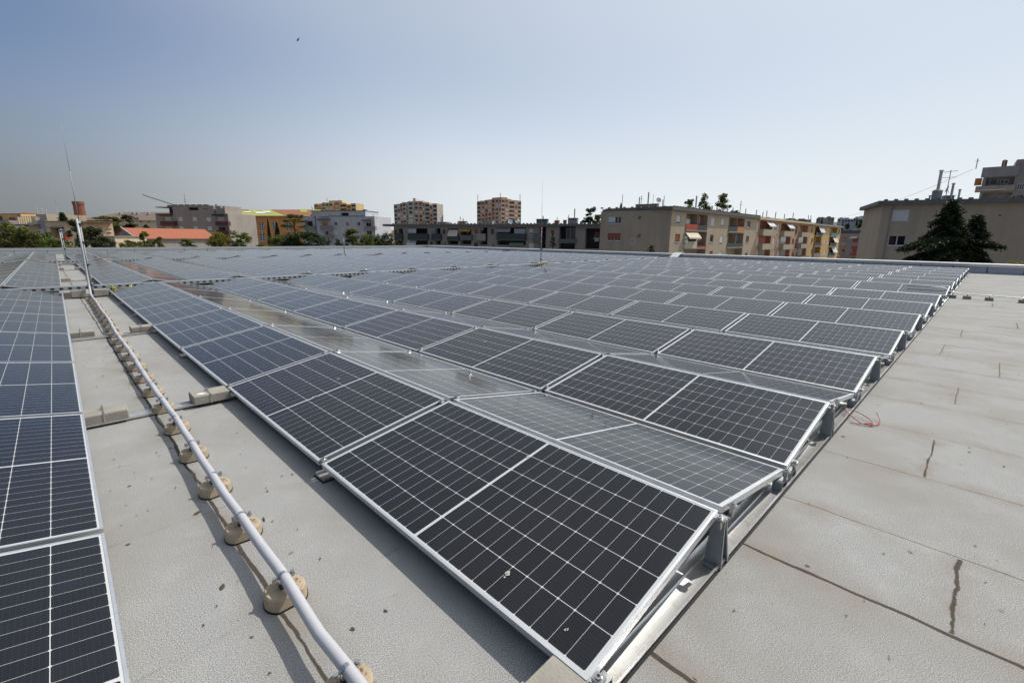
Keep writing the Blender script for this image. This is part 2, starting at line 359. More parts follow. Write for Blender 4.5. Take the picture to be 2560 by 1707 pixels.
# ------------------------------------------------------------------ the roof and its parapets
ROOF_X1, ROOF_Y1 = 31.75, 47.0
mb = MB(); mb.box(-34, -30, -.6, ROOF_X1, ROOF_Y1, 0)
o = mb.build('flat_roof', M['roof']); tag(o, 'grey mineral felt flat roof carrying the solar array', 'roof', kind='structure')
PH = .44
def parapet(along_x):
    nm = 'pale sheet metal parapet behind the far end of the panel rows, left half of the skyline' if along_x else 'shaded grey parapet with bright coping along the far right edge'
    if along_x:
        t = thing('parapet_wall', 'pale sheet metal parapet closing the far left end of the roof', 'parapet', (0, ROOF_Y1, 0))
        a = MB(); a.box(-34, ROOF_Y1, -.1, ROOF_X1, ROOF_Y1 + .3, PH - .04); a.build('wall', M['parl'], t)
        c = MB(); c.box(-34, ROOF_Y1 - .05, PH - .04, ROOF_X1 + .34, ROOF_Y1 + .36, PH + .03); c.box(-34, ROOF_Y1 - .06, PH - .13, ROOF_X1, ROOF_Y1 - .05, PH + .032); c.build('coping', M['galv'], t)
    else:
        t = thing('parapet_wall', 'grey parapet with bright metal coping along the far right edge of the roof', 'parapet', (ROOF_X1, 0, 0))
        a = MB(); a.box(ROOF_X1, -30, -.1, ROOF_X1 + .3, ROOF_Y1, PH - .04); a.build('wall', M['parr'], t)
        c = MB(); c.obox((ROOF_X1 - .05, -30, PH - .045), (.41, 0, .02), (0, ROOF_Y1 + 30 - .06, 0), (0, 0, .07)); c.box(ROOF_X1 - .06, -30, PH - .11, ROOF_X1 - .05, ROOF_Y1 - .07, PH + .026); c.build('coping', M['coping'], t)
parapet(True); parapet(False)

# ------------------------------------------------------------------ solar panels
TH = .17124; CT, ST = math.cos(TH), math.sin(TH)
GAP, RGAP, VGAP, Z0 = .0468, .0437, .0686, .115
PITCH = 2 * PW * CT + RGAP + VGAP; OFF7 = 1.054
BLK = [(0.0, 7), (15.9965, 7), (32.15, 6)]
FRM = .0115
def panel_frame_mb(mb, T=lambda p: p, mi=0):
    """frame bars: local x up the slope, y along the row, top at z=0"""
    def bx(x0, y0, x1, y1, z0=-.035, z1=0):
        vs = [T(Vector(p)) for p in ((x0, y0, z0), (x1, y0, z0), (x1, y1, z0), (x0, y1, z0), (x0, y0, z1), (x1, y0, z1), (x1, y1, z1), (x0, y1, z1))]
        mb.add(vs, [(3, 2, 1, 0), (4, 5, 6, 7), (0, 1, 5, 4), (1, 2, 6, 5), (2, 3, 7, 6), (3, 0, 4, 7)], mi)
    bx(0, 0, PW, FRM); bx(0, PL - FRM, PW, PL); bx(0, FRM, FRM, PL - FRM); bx(PW - FRM, FRM, PW, PL - FRM)
def panel_glass_mb(mb, uv, T=lambda p: p, mi=0, mib=None):
    z = -.0015
    cs = [(FRM, FRM), (PW - FRM, FRM), (PW - FRM, PL - FRM), (FRM, PL - FRM)]
    uv[len(mb.f)] = cs; mb.add([T(Vector((*c, z))) for c in cs], [(0, 1, 2, 3)], mi)
    mb.add([T(Vector((*c, -.007))) for c in cs], [(3, 2, 1, 0)], mi if mib is None else mib)
fm = MB(); panel_frame_mb(fm); frame_me = fm.mesh('frame', M['alu'])
gm = MB(); uvd = {}; panel_glass_mb(gm, uvd, mib=1); glass_me = gm.mesh('glass', [M['glass'], M['back']], uv=uvd)
YAWL = .01505
def panel_matrix(side, tent, y):
    """side L rises away from the walkway, side R falls away from it; tents -1, -2 stand left of the walkway"""
    if tent >= 0:
        xb = tent * PITCH + (OFF7 if tent >= 7 else 0)
        if side == 'L': return Matrix.Translation((xb, y, Z0)) @ Matrix.Rotation(-TH, 4, 'Y')
        xl = xb + 2 * PW * CT + RGAP
        return Matrix.Translation((xl, y + PL, Z0)) @ Matrix.Rotation(math.pi, 4, 'Z') @ Matrix.Rotation(-TH, 4, 'Y')
    base = Matrix.Translation((-1.0923, 0, 0)) @ Matrix.Rotation(-YAWL, 4, 'Z')
    xl = (tent + 1) * PITCH
    if side == 'R': return base @ Matrix.Translation((xl, y + PL, Z0)) @ Matrix.Rotation(math.pi, 4, 'Z') @ Matrix.Rotation(-TH, 4, 'Y')
    return base @ Matrix.Translation((xl - 2 * PW * CT - RGAP, y, Z0)) @ Matrix.Rotation(-TH, 4, 'Y')
def seen_size(mt):
    """rough size of a panel in the picture, 0 when it is out of frame or behind a ridge"""
    pts = []
    for c in ((0, 0, 0), (PW, 0, 0), (PW, PL, 0), (0, PL, 0)):
        d = mt @ Vector(c) - CAM; z = d.dot(FW)
        if z < .3: z = .3
        pts.append((1280 + _F * d.dot(RT) / z, 853.5 - _F * d.dot(UP) / z))
    nrm = (mt.to_3x3() @ Vector((0, 0, 1))); c = mt @ Vector((PW / 2, PL / 2, 0))
    if nrm.dot(CAM - c) < .02: return 0
    if not any(-60 < p[0] < 2620 and -60 < p[1] < 1760 for p in pts): return 0
    a = 0
    for i in range(4): a += pts[i][0] * pts[(i + 1) % 4][1] - pts[(i + 1) % 4][0] * pts[i][1]
    return abs(a) / 2
allp = []
for tent in list(range(14)) + [-1, -2]:
    for side in 'LR':
        for bi, (y0, nb) in enumerate(BLK):
            for k in range(nb):
                y = y0 + k * (PL + GAP) + (.0257 if tent < 0 else 0)
                mt = panel_matrix(side, tent, y); allp.append((seen_size(mt), tent, side, bi, k, mt))
allp.sort(key=lambda q: -q[0])
vis = [q for q in allp if q[0] > 0][:298]; ids = set(id(q) for q in vis)
BW = ('', ', beyond first cable tray', ', beyond second cable tray')
def panel_label(tent, side, bi, k):
    face = 'panel facing the walkway, ' if (side == 'L') == (tent >= 0) else 'panel on the far slope, '
    return face + ORD[tent if tent >= 0 else -tent - 1] + (' ridge right, ' if tent >= 0 else ' ridge left, ') + ORD[k] + ' from near end' + BW[bi]
for sz, tent, side, bi, k, mt in vis:
    t = thing('solar_panel', panel_label(tent, side, bi, k), 'solar panel', group='solar panels laid in tent rows on the roof', mat4=mt)
    obj('frame', frame_me, t); obj('glass', glass_me, t)
rm = MB(); ruv = {}
for q in allp:
    if id(q) in ids: continue
    mt = q[5]; T = lambda p, mt=mt: mt @ p
    panel_frame_mb(rm, T, 1); panel_glass_mb(rm, ruv, T, 0, 2)
o = rm.build('solar_panel_rows', [M['glass'], M['alu'], M['back']], uv=ruv)
tag(o, 'remaining dark solar panels far back and on the hidden back slopes of the rows', 'solar panels', kind='stuff')

# ------------------------------------------------------------------ mounting rails with ridge supports and clamps
def tent_x(t): return t * PITCH + (OFF7 if t >= 7 else 0)
def support_mb(y0, y1, z1):
    """folded sheet post under a ridge, centred on x=0: two leaning plates, flanges and a cap"""
    s = MB(); h = z1
    for sx in (-1, 1):
        xb, xt = sx * .045, sx * .016
        pr = [(xb, y0, .012), (xb, y1, .012), (xt, y1 - .012, h), (xt, y0 + .012, h)]
        pr2 = [(x + .003, y, z) for x, y, z in pr]
        s.add(pr + pr2, [(0, 1, 2, 3), (7, 6, 5, 4), (0, 4, 5, 1), (1, 5, 6, 2), (2, 6, 7, 3), (3, 7, 4, 0)])
        s.obox((xb, y0 - .004, .012), (xt - xb, .016, h - .012), (.012 * -sx, 0, 0), (0, .004, 0))
        s.obox((xb, y1, .012), (xt - xb, -.012, h - .012), (.012 * -sx, 0, 0), (0, .004, 0))
    s.box(-.03, y0 + .014, h, .034, y1 - .014, h + .005)
    s.box(-.075, y0 + .004, .0125, .078, y1 - .004, .017)
    return s.mesh('ridge_support', M['bracket'])
def clamp_mb():
    """stainless clamp: pressure block with raised lip, shank and socket screw"""
    s = MB()
    s.bbox(-.019, -.021, .001, .019, .021, .013, .005)
    s.box(-.011, -.0085, -.05, .011, .0085, .001)
    n = 14
    c = lambda r: [(r * math.cos(2 * math.pi * i / n), r * math.sin(2 * math.pi * i / n)) for i in range(n)]
    s.prism(c(.0125), .013, .021, 0, c(.0115)); s.prism(c(.0062), .0211, .0212, 1)
    return s.mesh('module_clamp', [M['steel'], M['black']])
def foot_bracket_mb():
    s = MB(); s.box(-.05, -.03, .012, .05, .03, .016); s.box(-.05, -.03, .016, -.046, .03, .066); s.box(.046, -.03, .016, .05, .03, .066); s.box(-.05, -.03, .066, .05, .03, .070)
    return s.mesh('low_bracket', M['bracket'])
sup_edge, sup_mid = support_mb(-.022, .055, .245), support_mb(-.055, .055, .245)
clamp_me, lowb_me = clamp_mb(), foot_bracket_mb()
def put(me, name, parent, loc, ry=0, rz=0):
    o = bpy.data.objects.new(name, me); COL.objects.link(o); o.parent = parent; o.location = loc; o.rotation_euler = (0, ry, rz); return o
WALK = {(0, 2), (0, 4), (0, 7), (1, 2), (1, 5), (1, 7), (2, 0), (2, 3)}
for bi, (y0, nb) in enumerate(BLK):
    for k in range(nb + 1):
        end0, end1 = k == 0, k == nb
        yc = y0 + k * (PL + GAP) - GAP / 2
        x0 = -1.15 + .015 * yc if (bi, k) in WALK else (-.01 if not (end0 and bi == 0) else -.30)
        x1 = tent_x(13) + 2 * PW * CT + RGAP + .05
        ya, yb = (yc - .012, yc + .118) if end0 else ((yc - .118, yc + .012) if end1 else (yc - .06, yc + .06))
        where = 'the near edge of' if end0 else ('the far edge of' if end1 else ORD[k] + ' joint across')
        zone = ('the nearest block', 'the middle block', 'the farthest block')[bi]
        t = thing('mounting_rail', f'aluminium base rail under {where} {zone} of panel rows', 'rail', (0, yc, 0), 'base rails under the solar panels')
        r_ = MB(); r_.box(x0, ya, .006, x1, yb, .0115)
        for yy, hh in ((ya, .030), (yb - .003, .030), ((ya + yb) / 2 + .02, .020)): r_.box(x0, yy, .0115, x1, yy + .003, hh)
        r_.box(x0, ya - .006, .024, x1, ya, .030)
        r_.build('base_rail', M['rail'], t)
        g_ = MB(); g_.box(x0 - .01, ya - .012, .0005, x1, yb + .008, .006); g_.build('protection_strip', M['rubber'], t)
        # what shows: supports at row ends, clamps near the camera
        for tn in range(14):
            xr = tent_x(tn) + PW * CT + RGAP / 2; zr = Z0 + PW * ST
            if end0 or end1 and bi < 2:
                o = put(sup_edge if end0 else sup_mid, 'ridge_support', t, (xr, 0 if end0 else -.045, 0))
            if end0 and bi == 0 or (tn < 3 and bi == 0 and k < 6) or (end0 and bi == 1):
                yk = -.006 if end0 else 0
                s_ = .055
                put(clamp_me, 'module_clamp', t, (xr - RGAP / 2 - s_ * CT, yk, zr - s_ * ST), -TH)
                put(clamp_me, 'module_clamp', t, (xr + RGAP / 2 + s_ * CT, yk, zr - s_ * ST), TH)
                if bi == 0:
                    put(clamp_me, 'module_clamp', t, (tent_x(tn) + s_ * CT * (.5 if tn == 0 else 1), yk, Z0 + s_ * ST * (.5 if tn == 0 else 1)), -TH)
                    put(clamp_me, 'module_clamp', t, (tent_x(tn) + 2 * PW * CT + RGAP - s_ * CT, yk, Z0 + s_ * ST), TH)
                if end0 and bi == 0:
                    put(lowb_me, 'low_bracket', t, (tent_x(tn) + .06, .02, 0)); put(lowb_me, 'low_bracket', t, (tent_x(tn) + 2 * PW * CT + RGAP - .06, .02, 0))

# ------------------------------------------------------------------ concrete ballast blocks
def ballast(x0, x1, yc, label, strap=True, dz=0, rz=0, h=.078):
    t = thing('ballast_block', label, 'concrete block', ((x0 + x1) / 2, yc, 0), 'concrete ballast blocks on the base rails')
    t.rotation_euler.z = rz; hw = (x1 - x0) / 2
    b = MB(); b.bbox(-hw, -.104, .034 + dz, hw, .104, .034 + dz + h, .009); b.build('block', M['concrete'], t, local=True)
    if strap:
        s = MB(); z = .034 + dz + h
        s.box(-.018, -.107, z + .001, -.006, .107, z + .0025); s.box(-.018, -.1075, .03 + dz, -.006, -.1055, z + .0025)
        s.box(-.02, .02, z + .0025, -.004, .045, z + .02); s.tube([(-.012, .032, z + .02), (-.012, .032, z + .03)], .008, 8)
        s.build('strap', M['steel'], t, local=True)
ballast(-1.045, -.755, 4.265, 'concrete block with steel strap left of the pipe at the first walkway rail')
ballast(-.30, -.005, 4.235, 'concrete block right of the pipe at the first walkway rail, pale scuff on top')
ballast(-.985, -.69, 8.69, 'concrete block left of the pipe at the second walkway rail')
ballast(-.27, .045 - .02, 8.64, 'concrete block right of the pipe at the second walkway rail')
ballast(-.30, .012, .040, 'concrete block at the near corner of the first panel row', rz=R(1.5))
ballast(-.735, -.455, 14.72, 'larger concrete block left of the lightning mast foot by the cable tray', False, h=.16)
ballast(-.32, -.055, 14.74, 'larger concrete block right of the lightning mast foot by the cable tray', False, h=.15)
ballast(-.86, -.62, 15.02, 'concrete block half hidden behind the left mast block beside the cable tray', False, h=.10)
ballast(-.12, .02, 15.0, 'concrete block behind the right mast block touching the first panel row', False, h=.12)
for i, (xa, y) in enumerate(((-.85, 20.25), (-.18, 20.25), (-.83, 26.7), (-.2, 26.7), (-.80, 30.8), (-.18, 30.9), (-.76, 34.0), (-.2, 34.0))):
    ballast(xa, xa + .3, y, f'far concrete block {"left" if i % 2 == 0 else "right"} of the walkway, {ORD[i // 2]} pair beyond the cable tray', False)
sc = MB(); sc.add([(-.262, 4.19, .1126), (-.215, 4.165, .1126), (-.185, 4.2, .1126), (-.22, 4.225, .1126), (-.25, 4.22, .1126)], [(0, 1, 2, 3, 4)])
o = sc.build('paint_scuff', M['white']); tag(o, 'white shiny scuff on top of the block right of the pipe', 'paint mark')

# ------------------------------------------------------------------ conductor pipe on tan feet
PIPE = [(-.50, -.6), (-.535, .0), (-.547, .54), (-.556, .80), (-.541, 1.205), (-.534, 2.29), (-.514, 3.7), (-.512, 4.34), (-.497, 5.56), (-.486, 6.43), (-.471, 8.2), (-.437, 9.98), (-.42, 12), (-.405, 14.0)]
def pipe_x(y):
    for (xa, a), (xb, b) in zip(PIPE, PIPE[1:]):
        if a <= y <= b: return xa + (xb - xa) * (y - a) / (b - a)
    return PIPE[-1][0]
pm = MB(); pts = []
yy = -.6
while yy <= 14.0:
    i = (yy - .6) / .605; sag = .004 * math.cos(2 * math.pi * i)
    pts.append((pipe_x(yy) + .004 * math.sin(yy * 2.1), yy, .109 + sag)); yy += .1
pts += [(-.40, 14.25, .115), (-.393, 14.42, .14), (-.39, 14.53, .21), (-.388, 14.60, .33), (-.386, 14.66, .6), (-.384, 14.69, 1.1), (-.384, 14.70, 1.87)]
pm.tube(pts, .0225, 14)
o = pm.build('conductor_pipe', M['pvc'], smooth=True); tag(o, 'long grey white pipe running along the walkway and up the lightning mast', 'pipe')
def foot_meshes():
    n = 40; cl = .066
    def ring(r, c): return [(max(-r, min(r, r * math.cos(2 * math.pi * i / n))), max(-c, min(c, r * math.sin(2 * math.pi * i / n)))) for i in range(n)]
    a = MB(); a.prism(ring(.086, .067), .008, .056, 0, ring(.082, .064)); a.prism(ring(.082, .064), .056, .064, 0, ring(.076, .058))
    st = MB()
    def stroke(x0, y0, x1, y1, w=.0028):
        d = Vector((x1 - x0, y1 - y0, 0)); q = Vector((-d.y, d.x, 0)).normalized() * w
        st.obox((x0 - q.x, y0 - q.y, .0638), d, q * 2, (0, 0, .0009))
    # stamped mark read sideways on the right half of the top
    for y in (.026, .017, .008): stroke(.036, y, .047, y + .001)
    stroke(.036, .008, .036, .027)
    stroke(.055, .02, .055, -.002); stroke(.047, .006, .062, .012)
    stroke(.036, -.008, .05, -.004); stroke(.036, -.022, .046, -.024); stroke(.033, -.010, .034, -.020); stroke(.055, -.02, .062, -.012)
    b = MB(); b.prism(ring(.089, .070), .0005, .008)
    h = MB(); h.box(-.020, -.013, .064, .020, .013, .086)
    cp = MB()
    for sy in (-.008, .008): pass
    nseg = 20
    ring_pts = [(.0248 * math.cos(2 * math.pi * i / nseg), 0, .109 + .0248 * math.sin(2 * math.pi * i / nseg)) for i in range(nseg + 1)]
    for i in range(nseg):
        p, q = Vector(ring_pts[i]), Vector(ring_pts[i + 1]); cdir = Vector((p.x, 0, p.z - .109)).normalized() * .002
        cp.obox(p + Vector((0, -.009, 0)), q - p, (0, .018, 0), cdir)
    for sx in (-1, 1):
        cp.box(sx * .045 if sx < 0 else .026, -.009, .1035, -.026 if sx < 0 else .045, .009, .1145)
        cp.tube([(sx * .037, 0, .096), (sx * .037, 0, .1185)], .0058, 6); cp.tube([(sx * .037, 0, .1185), (sx * .037, 0, .124)], .0085, 6)
    return (a.mesh('foot', M['foot']), st.mesh('stamped_mark', M['footmark']), b.mesh('rubber_base', M['rubber']), h.mesh('holder_post', M['black']), cp.mesh('pipe_clamp', M['steel']))
fmesh = foot_meshes()
rng = random.Random(3)
for i in range(23):
    y = .60 + .605 * i + rng.uniform(-.02, .02); x = pipe_x(y)
    t = thing('pipe_holder', f'tan foot with steel clamp under the pipe, {ORD[i]} from the bottom of the photo', 'conductor foot', (x, y, 0), 'tan feet carrying the walkway pipe')
    t.rotation_euler.z = rng.uniform(-.12, .12)
    f_ = obj('foot', fmesh[0], t)
    if i < 9: obj('stamped_mark', fmesh[1], f_)
    obj('rubber_base', fmesh[2], t); obj('holder_post', fmesh[3], t); obj('pipe_clamp', fmesh[4], t)

# ------------------------------------------------------------------ lightning masts, cable trays, bare conductor
def mast(x, y, z0, ztop, label, twin, planks=False, sc_=1.0):
    t = thing('lightning_mast', label, 'lightning mast', (x, y, 0), 'lightning masts')
    h = ztop - z0
    p = MB(); p.tube([(x, y, z0 - .15), (x, y, z0 + h * .43)], .024 * sc_, 10); p.build('pole', M['metalgrey'], t, True)
    p = MB(); p.tube([(x, y, z0 + h * .43), (x, y, z0 + h * .72)], [.009 * sc_, .008 * sc_], 8); p.tube([(x, y, z0 + h * .72), (x, y, ztop)], [.004 * sc_, .003 * sc_], 6); p.build('rod', M['metalgrey'], t, True)
    p = MB()
    for q in (.03, .16, .30, .41):
        zz = z0 + h * q; p.tube([(x, y, zz - .015), (x, y, zz + .015)], .031 * sc_, 10)
        if twin: p.box(x - .075 * sc_, y - .07, zz - .012, x + .06, y + .02, zz + .012)
    p.build('bracket', M['black'], t)
    b = MB()
    if planks:
        b.obox((x - .55, y - .32, .27), (1.1, .30, 0), (-.03, .09, 0), (0, 0, .035), 0); b.obox((x - .30, y + .45, .24), (.72, -.98, 0), (.08, .06, 0), (0, 0, .03), 0)
        b.build('base_cross', M['wood'], t)
    else:
        b.box(x - .2, y - .025, z0 - .16, x + .2, y + .025, z0 - .12); b.box(x - .025, y - .2, z0 - .12, x + .025, y + .2, z0 - .10); b.build('base_cross', M['galv'], t)
    if twin and not planks and y > 20:
        q = MB(); q.tube([(x - .06, y - .06, .1), (x - .06, y - .06, z0 + h * .38)], .018, 8); q.build('conductor_pipe', M['pvc'], t, True)
mast(-.345, 14.75, .18, 4.02, 'tall lightning mast strapped to the pipe at the end of the walkway', True)
mast(-.27, 31.6, .2, 3.75, 'slim lightning mast far along the left walkway before the pale parapet', True)
mast(17.13, 15.6, .3, 4.33, 'lightning mast on crossed planks amid the panel rows at centre right', True, True)
mast(14.15, 31.6, .35, 2.75, 'distant thin lightning mast left of centre near the parapet corner', False)
def tray(y, x0, x1, zt, label):
    t = thing('cable_tray', label, 'cable tray', (0, y, 0))
    a = MB(); a.box(x0, y - .13, zt - .003, x1, y + .13, zt); a.box(x0, y + .13, zt - .09, x1, y + .133, zt + .002)
    a.box(x0, y - .133, zt - .022, x1, y - .13, zt + .003); a.box(x0, y - .133, zt - .09, x1, y - .13, zt - .068)
    x = x0
    while x < x1: a.box(x, y - .133, zt - .068, min(x + .09, x1), y - .13, zt - .022); x += .16
    a.build('tray', M['galv'], t)
    b = MB(); b.box(x0, y - .128, zt - .09, x1, y + .128, zt - .085); b.box(x0, y - .11, zt - .085, x1, y + .11, zt - .03); b.build('cables', M['black'], t)
    s = MB(); x = x0 + .6
    while x < x1: s.box(x, y - .15, 0, x + .2, y + .15, zt - .091); x += 2.157
    s.build('support_block', M['concrete'], t)
tray(15.47, -9, 31.2, .235, 'galvanised cable tray crossing the array after the nearest block of panels')
tray(31.55, -9, 31.2, .20, 'farther galvanised cable tray crossing the array near the left parapet')
c = MB(); pts = [(.05, 15.25, .2), (.08, 15.18, .14), (.15, 15.14, .10), (.3, 15.12, .10), (.42, 15.16, .12), (.45, 15.27, .19)]
c.tube(pts, .012, 6); c.tube([(p[0] + .03, p[1] - .02, p[2] + .02) for p in pts], .012, 6)
o = c.build('earth_cable', M['yellow']); tag(o, 'yellow green earth cable looped at the cable tray', 'cable')
b = MB(); b.obox((31.2, 15.12, .25), (.62, 0, .27), (0, .62, 0), (-.002, 0, .006)); b.obox((31.822, 15.12, .523), (.42, 0, .02), (0, .62, 0), (0, 0, .006))
o = b.build('tray_cover', M['coping']); tag(o, 'bent pale sheet metal cover where the cable tray climbs over the right parapet', 'cover')
t = thing('conductor_rod', 'bare metal conductor rod leaving the panel rows across the right strip of roof', 'conductor', (16.75, -.8, 0))
b = MB(); b.tube([(16.75, .9, .27), (16.75, .1, .265), (16.76, -.05, .17), (16.75, -.3, .135), (16.75, -1.2, .125), (16.74, -3.2, .125)], .012, 8); b.build('rod', M['galv'], t, True)
for i, y in enumerate((-.10, -.40, -.83, -1.45)):
    t = thing('rod_holder', 'small concrete holder under the bare conductor rod, ' + ORD[i] + ' from the panels', 'rod holder', (16.75, y, 0), 'concrete holders under the bare rod')
    b = MB(); b.bbox(16.68, y - .085, 0, 16.82, y + .085, .085, .012); b.build('block', M['concrete'], t)
    b = MB(); b.tube([(16.75, y, .085), (16.75, y, .125)], .012, 8); b.tube([(16.75, y - .014, .126), (16.75, y + .014, .126)], .02, 8); b.build('clip', M['steel'], t)

# ------------------------------------------------------------------ red cable offcut, twig, droppings, debris
rp = [(3.66, -.085, .012), (3.68, -.13, .012), (3.70, -.17, .016), (3.715, -.20, .022), (3.745, -.235, .012), (3.73, -.20, .008), (3.70, -.15, .018), (3.72, -.13, .022), (3.76, -.09, .03), (3.81, -.045, .04), (3.85, -.015, .045), (3.885, -.005, .048),
      (3.915, -.025, .048), (3.925, -.07, .042), (3.905, -.125, .034), (3.86, -.18, .025), (3.81, -.215, .015), (3.76, -.22, .02), (3.72, -.185, .02), (3.71, -.215, .014), (3.75, -.245, .010), (3.81, -.262, .010), (3.87, -.262, .014), (3.93, -.245, .03), (3.985, -.215, .055)]
sm = []
for i in range(len(rp) - 1):
    p0, p1, p2, p3 = (Vector(rp[max(0, min(len(rp) - 1, i + k))]) for k in (-1, 0, 1, 2))
    for j in range(5):
        u = j / 5; sm.append(.5 * ((2 * p1) + (p2 - p0) * u + (2 * p0 - 5 * p1 + 4 * p2 - p3) * u * u + (3 * p1 - p0 - 3 * p2 + p3) * u ** 3))
sm.append(Vector(rp[-1])); b = MB(); b.tube(sm, .0036, 8)
o = b.build('cable_offcut', M['red'], smooth=True); tag(o, 'knotted loop of thin red cable lying by the end of the panel rows', 'cable')
b = MB(); b.tube([(.02, -.02, .034), (.07, .0, .036), (.13, .03, .033)], [.003, .004, .002], 6)
o = b.build('twig', M['trunk']); tag(o, 'dark twig lying in the rail at the near corner of the first panel', 'twig')
def splat(mt, cx, cy, r, seed, label):
    g = random.Random(seed); s = MB()
    for _ in range(11):
        a = g.uniform(0, 6.28); d = r * g.uniform(0, 1) ** .7; x, y = cx + d * math.cos(a), cy + d * math.sin(a) * .6; q = r * g.uniform(.15, .4); n = 7
        ph = g.uniform(0, 6)
        ring = [Vector((x + q * g.uniform(.6, 1.2) * math.cos(ph + 2 * math.pi * i / n), y + q * g.uniform(.5, 1.1) * math.sin(ph + 2 * math.pi * i / n), .0012 + .0002 * (_ % 5))) for i in range(n)]
        s.add([mt @ p for p in ring], [tuple(range(n))])
    o = s.build('bird_dropping', M['dropping']); tag(o, label, 'bird dropping')
P0 = panel_matrix('L', 0, 0)
splat(P0, .135, .52, .02, 1, 'pale splashed bird dropping on the lower part of the nearest panel')
splat(P0, .10, .165, .009, 2, 'smeared faint bird dropping near the bottom corner of the nearest panel')
splat(P0, .84, 1.05, .014, 3, 'small bird dropping high on the nearest panel')
splat(panel_matrix('L', 0, PL + GAP), .72, 1.25, .022, 4, 'white bird dropping on the second panel of the first row')
splat(panel_matrix('L', 0, PL + GAP), .42, 1.05, .022, 6, 'dull bird dropping at mid height of the second panel of the first row')
splat(panel_matrix('L', 1, PL + GAP), .66, 1.55, .022, 5, 'bright white bird dropping on the second row of panels')
g = random.Random(11); s = MB()
for _ in range(330):
    x, y = (g.uniform(-1.0, -.08), g.uniform(.2, 9)) if g.random() < .33 else (g.uniform(.1, 12) ** 1.0, g.uniform(-2.4, -.06))
    l = g.uniform(.004, .014) * (2.2 if g.random() < .08 else 1); wd = l * g.uniform(.15, .6); a = g.uniform(0, 6.28); ca, sa = math.cos(a), math.sin(a); z = .0035
    q = [(l, 0), (.3 * l, wd), (-.6 * l, .7 * wd), (-l, -.1 * wd), (-.2 * l, -wd)]
    s.add([(x + ca * u - sa * v, y + sa * u + ca * v, z + g.uniform(0, .004)) for u, v in q], [(0, 1, 2, 3, 4)])
o = s.build('leaf_litter', M['debris']); tag(o, 'scattered specks of dead leaves and tar crumbs on the felt', 'litter', kind='stuff')
# ------------------------------------------------------------------ the town: ground, hill
GZ = -12.0
mb = MB(); mb.quad((-3000, -3000, GZ), (3000, -3000, GZ), (3000, 3000, GZ), (-3000, 3000, GZ))
o = mb.build('street_ground', M['ground']); tag(o, 'ground of the town below the roof', 'ground', kind='structure')
def at(px, py, t):
    """point at depth t (metres along the optical axis) seen at photo pixel px, py"""
    return CAM + (FW + RT * ((px - 1280) / _F) - UP * ((py - 853.5) / _F)) * t
class Facade:
    """vertical plane from pixel column pxa at depth ta to pxb at depth tb; s runs left to right, n points at the viewer"""
    def __init__(f, pxa, ta, pxb, tb, py=590):
        a, b = at(pxa, py, ta), at(pxb, py, tb); f.a = Vector((a.x, a.y)); d = Vector((b.x, b.y)) - f.a
        f.w = d.length; f.t = d / f.w; f.n = Vector((f.t.y, -f.t.x))
        if f.n.dot(Vector((CAM.x, CAM.y)) - f.a) < 0: f.n = -f.n
    def sz(f, px, py, off=0):
        d = FW + RT * ((px - 1280) / _F) - UP * ((py - 853.5) / _F); n3 = Vector((f.n.x, f.n.y, 0))
        q = (Vector((f.a.x, f.a.y, 0)) + n3 * off - CAM).dot(n3) / d.dot(n3); p = CAM + d * q
        return (Vector((p.x, p.y)) - f.a).dot(f.t), p.z
    def rc(f, px0, py0, px1, py1, off=0):
        s0, za = f.sz(px0, (py0 + py1) / 2, off); s1, zb = f.sz(px1, (py0 + py1) / 2, off); xm = (px0 + px1) / 2
        return s0, s1, f.sz(xm, py1, off)[1], f.sz(xm, py0, off)[1]
    def p(f, s, z, off=0): q = f.a + f.t * s + f.n * off; return Vector((q.x, q.y, z))
def fbox(mb, F, s0, s1, z0, z1, o0, o1, mi=0):
    mb.obox(F.p(s0, z0, o0), F.p(s1, z0, o0) - F.p(s0, z0, o0), F.p(s0, z0, o1) - F.p(s0, z0, o0), (0, 0, z1 - z0), mi)
def wall(F, parent, mat, s0, s1, z0, z1, holes=(), depth=9, name='wall', dark='dark', back=True):
    """front wall with real openings (s0,s1,z0,z1,depth,back material index), side walls, back and top"""
    mb = MB()
    ss = sorted({s0, s1, *[min(max(h[i], s0), s1) for h in holes for i in (0, 1)]}); zs = sorted({z0, z1, *[min(max(h[i], z0), z1) for h in holes for i in (2, 3)]})
    for a, b in zip(ss, ss[1:]):
        for c, d in zip(zs, zs[1:]):
            if b - a < 1e-4 or d - c < 1e-4: continue
            m_, n_ = (a + b) / 2, (c + d) / 2
            if any(h[0] < m_ < h[1] and h[2] < n_ < h[3] for h in holes): continue
            mb.quad(F.p(a, c), F.p(b, c), F.p(b, d), F.p(a, d))
    for h in holes:
        a, b, c, d, dp = h[:5]; mi = h[5] if len(h) > 5 else 0
        for q in (((a, c), (b, c)), ((b, c), (b, d)), ((b, d), (a, d)), ((a, d), (a, c))):
            mb.quad(F.p(*q[0]), F.p(*q[1]), F.p(*q[1], -dp), F.p(*q[0], -dp))
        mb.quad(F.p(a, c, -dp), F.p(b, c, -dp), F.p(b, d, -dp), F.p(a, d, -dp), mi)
    for q in ((s0, s1), (s1, s0)) if False else (): pass
    if back:
        mb.quad(F.p(s0, z0), F.p(s0, z1), F.p(s0, z1, -depth), F.p(s0, z0, -depth)); mb.quad(F.p(s1, z0), F.p(s1, z1), F.p(s1, z1, -depth), F.p(s1, z0, -depth))
        mb.quad(F.p(s0, z0, -depth), F.p(s0, z1, -depth), F.p(s1, z1, -depth), F.p(s1, z0, -depth)); mb.quad(F.p(s0, z1), F.p(s1, z1), F.p(s1, z1, -depth), F.p(s0, z1, -depth))
    return mb.build(name, [M[mat], M[dark]], parent)
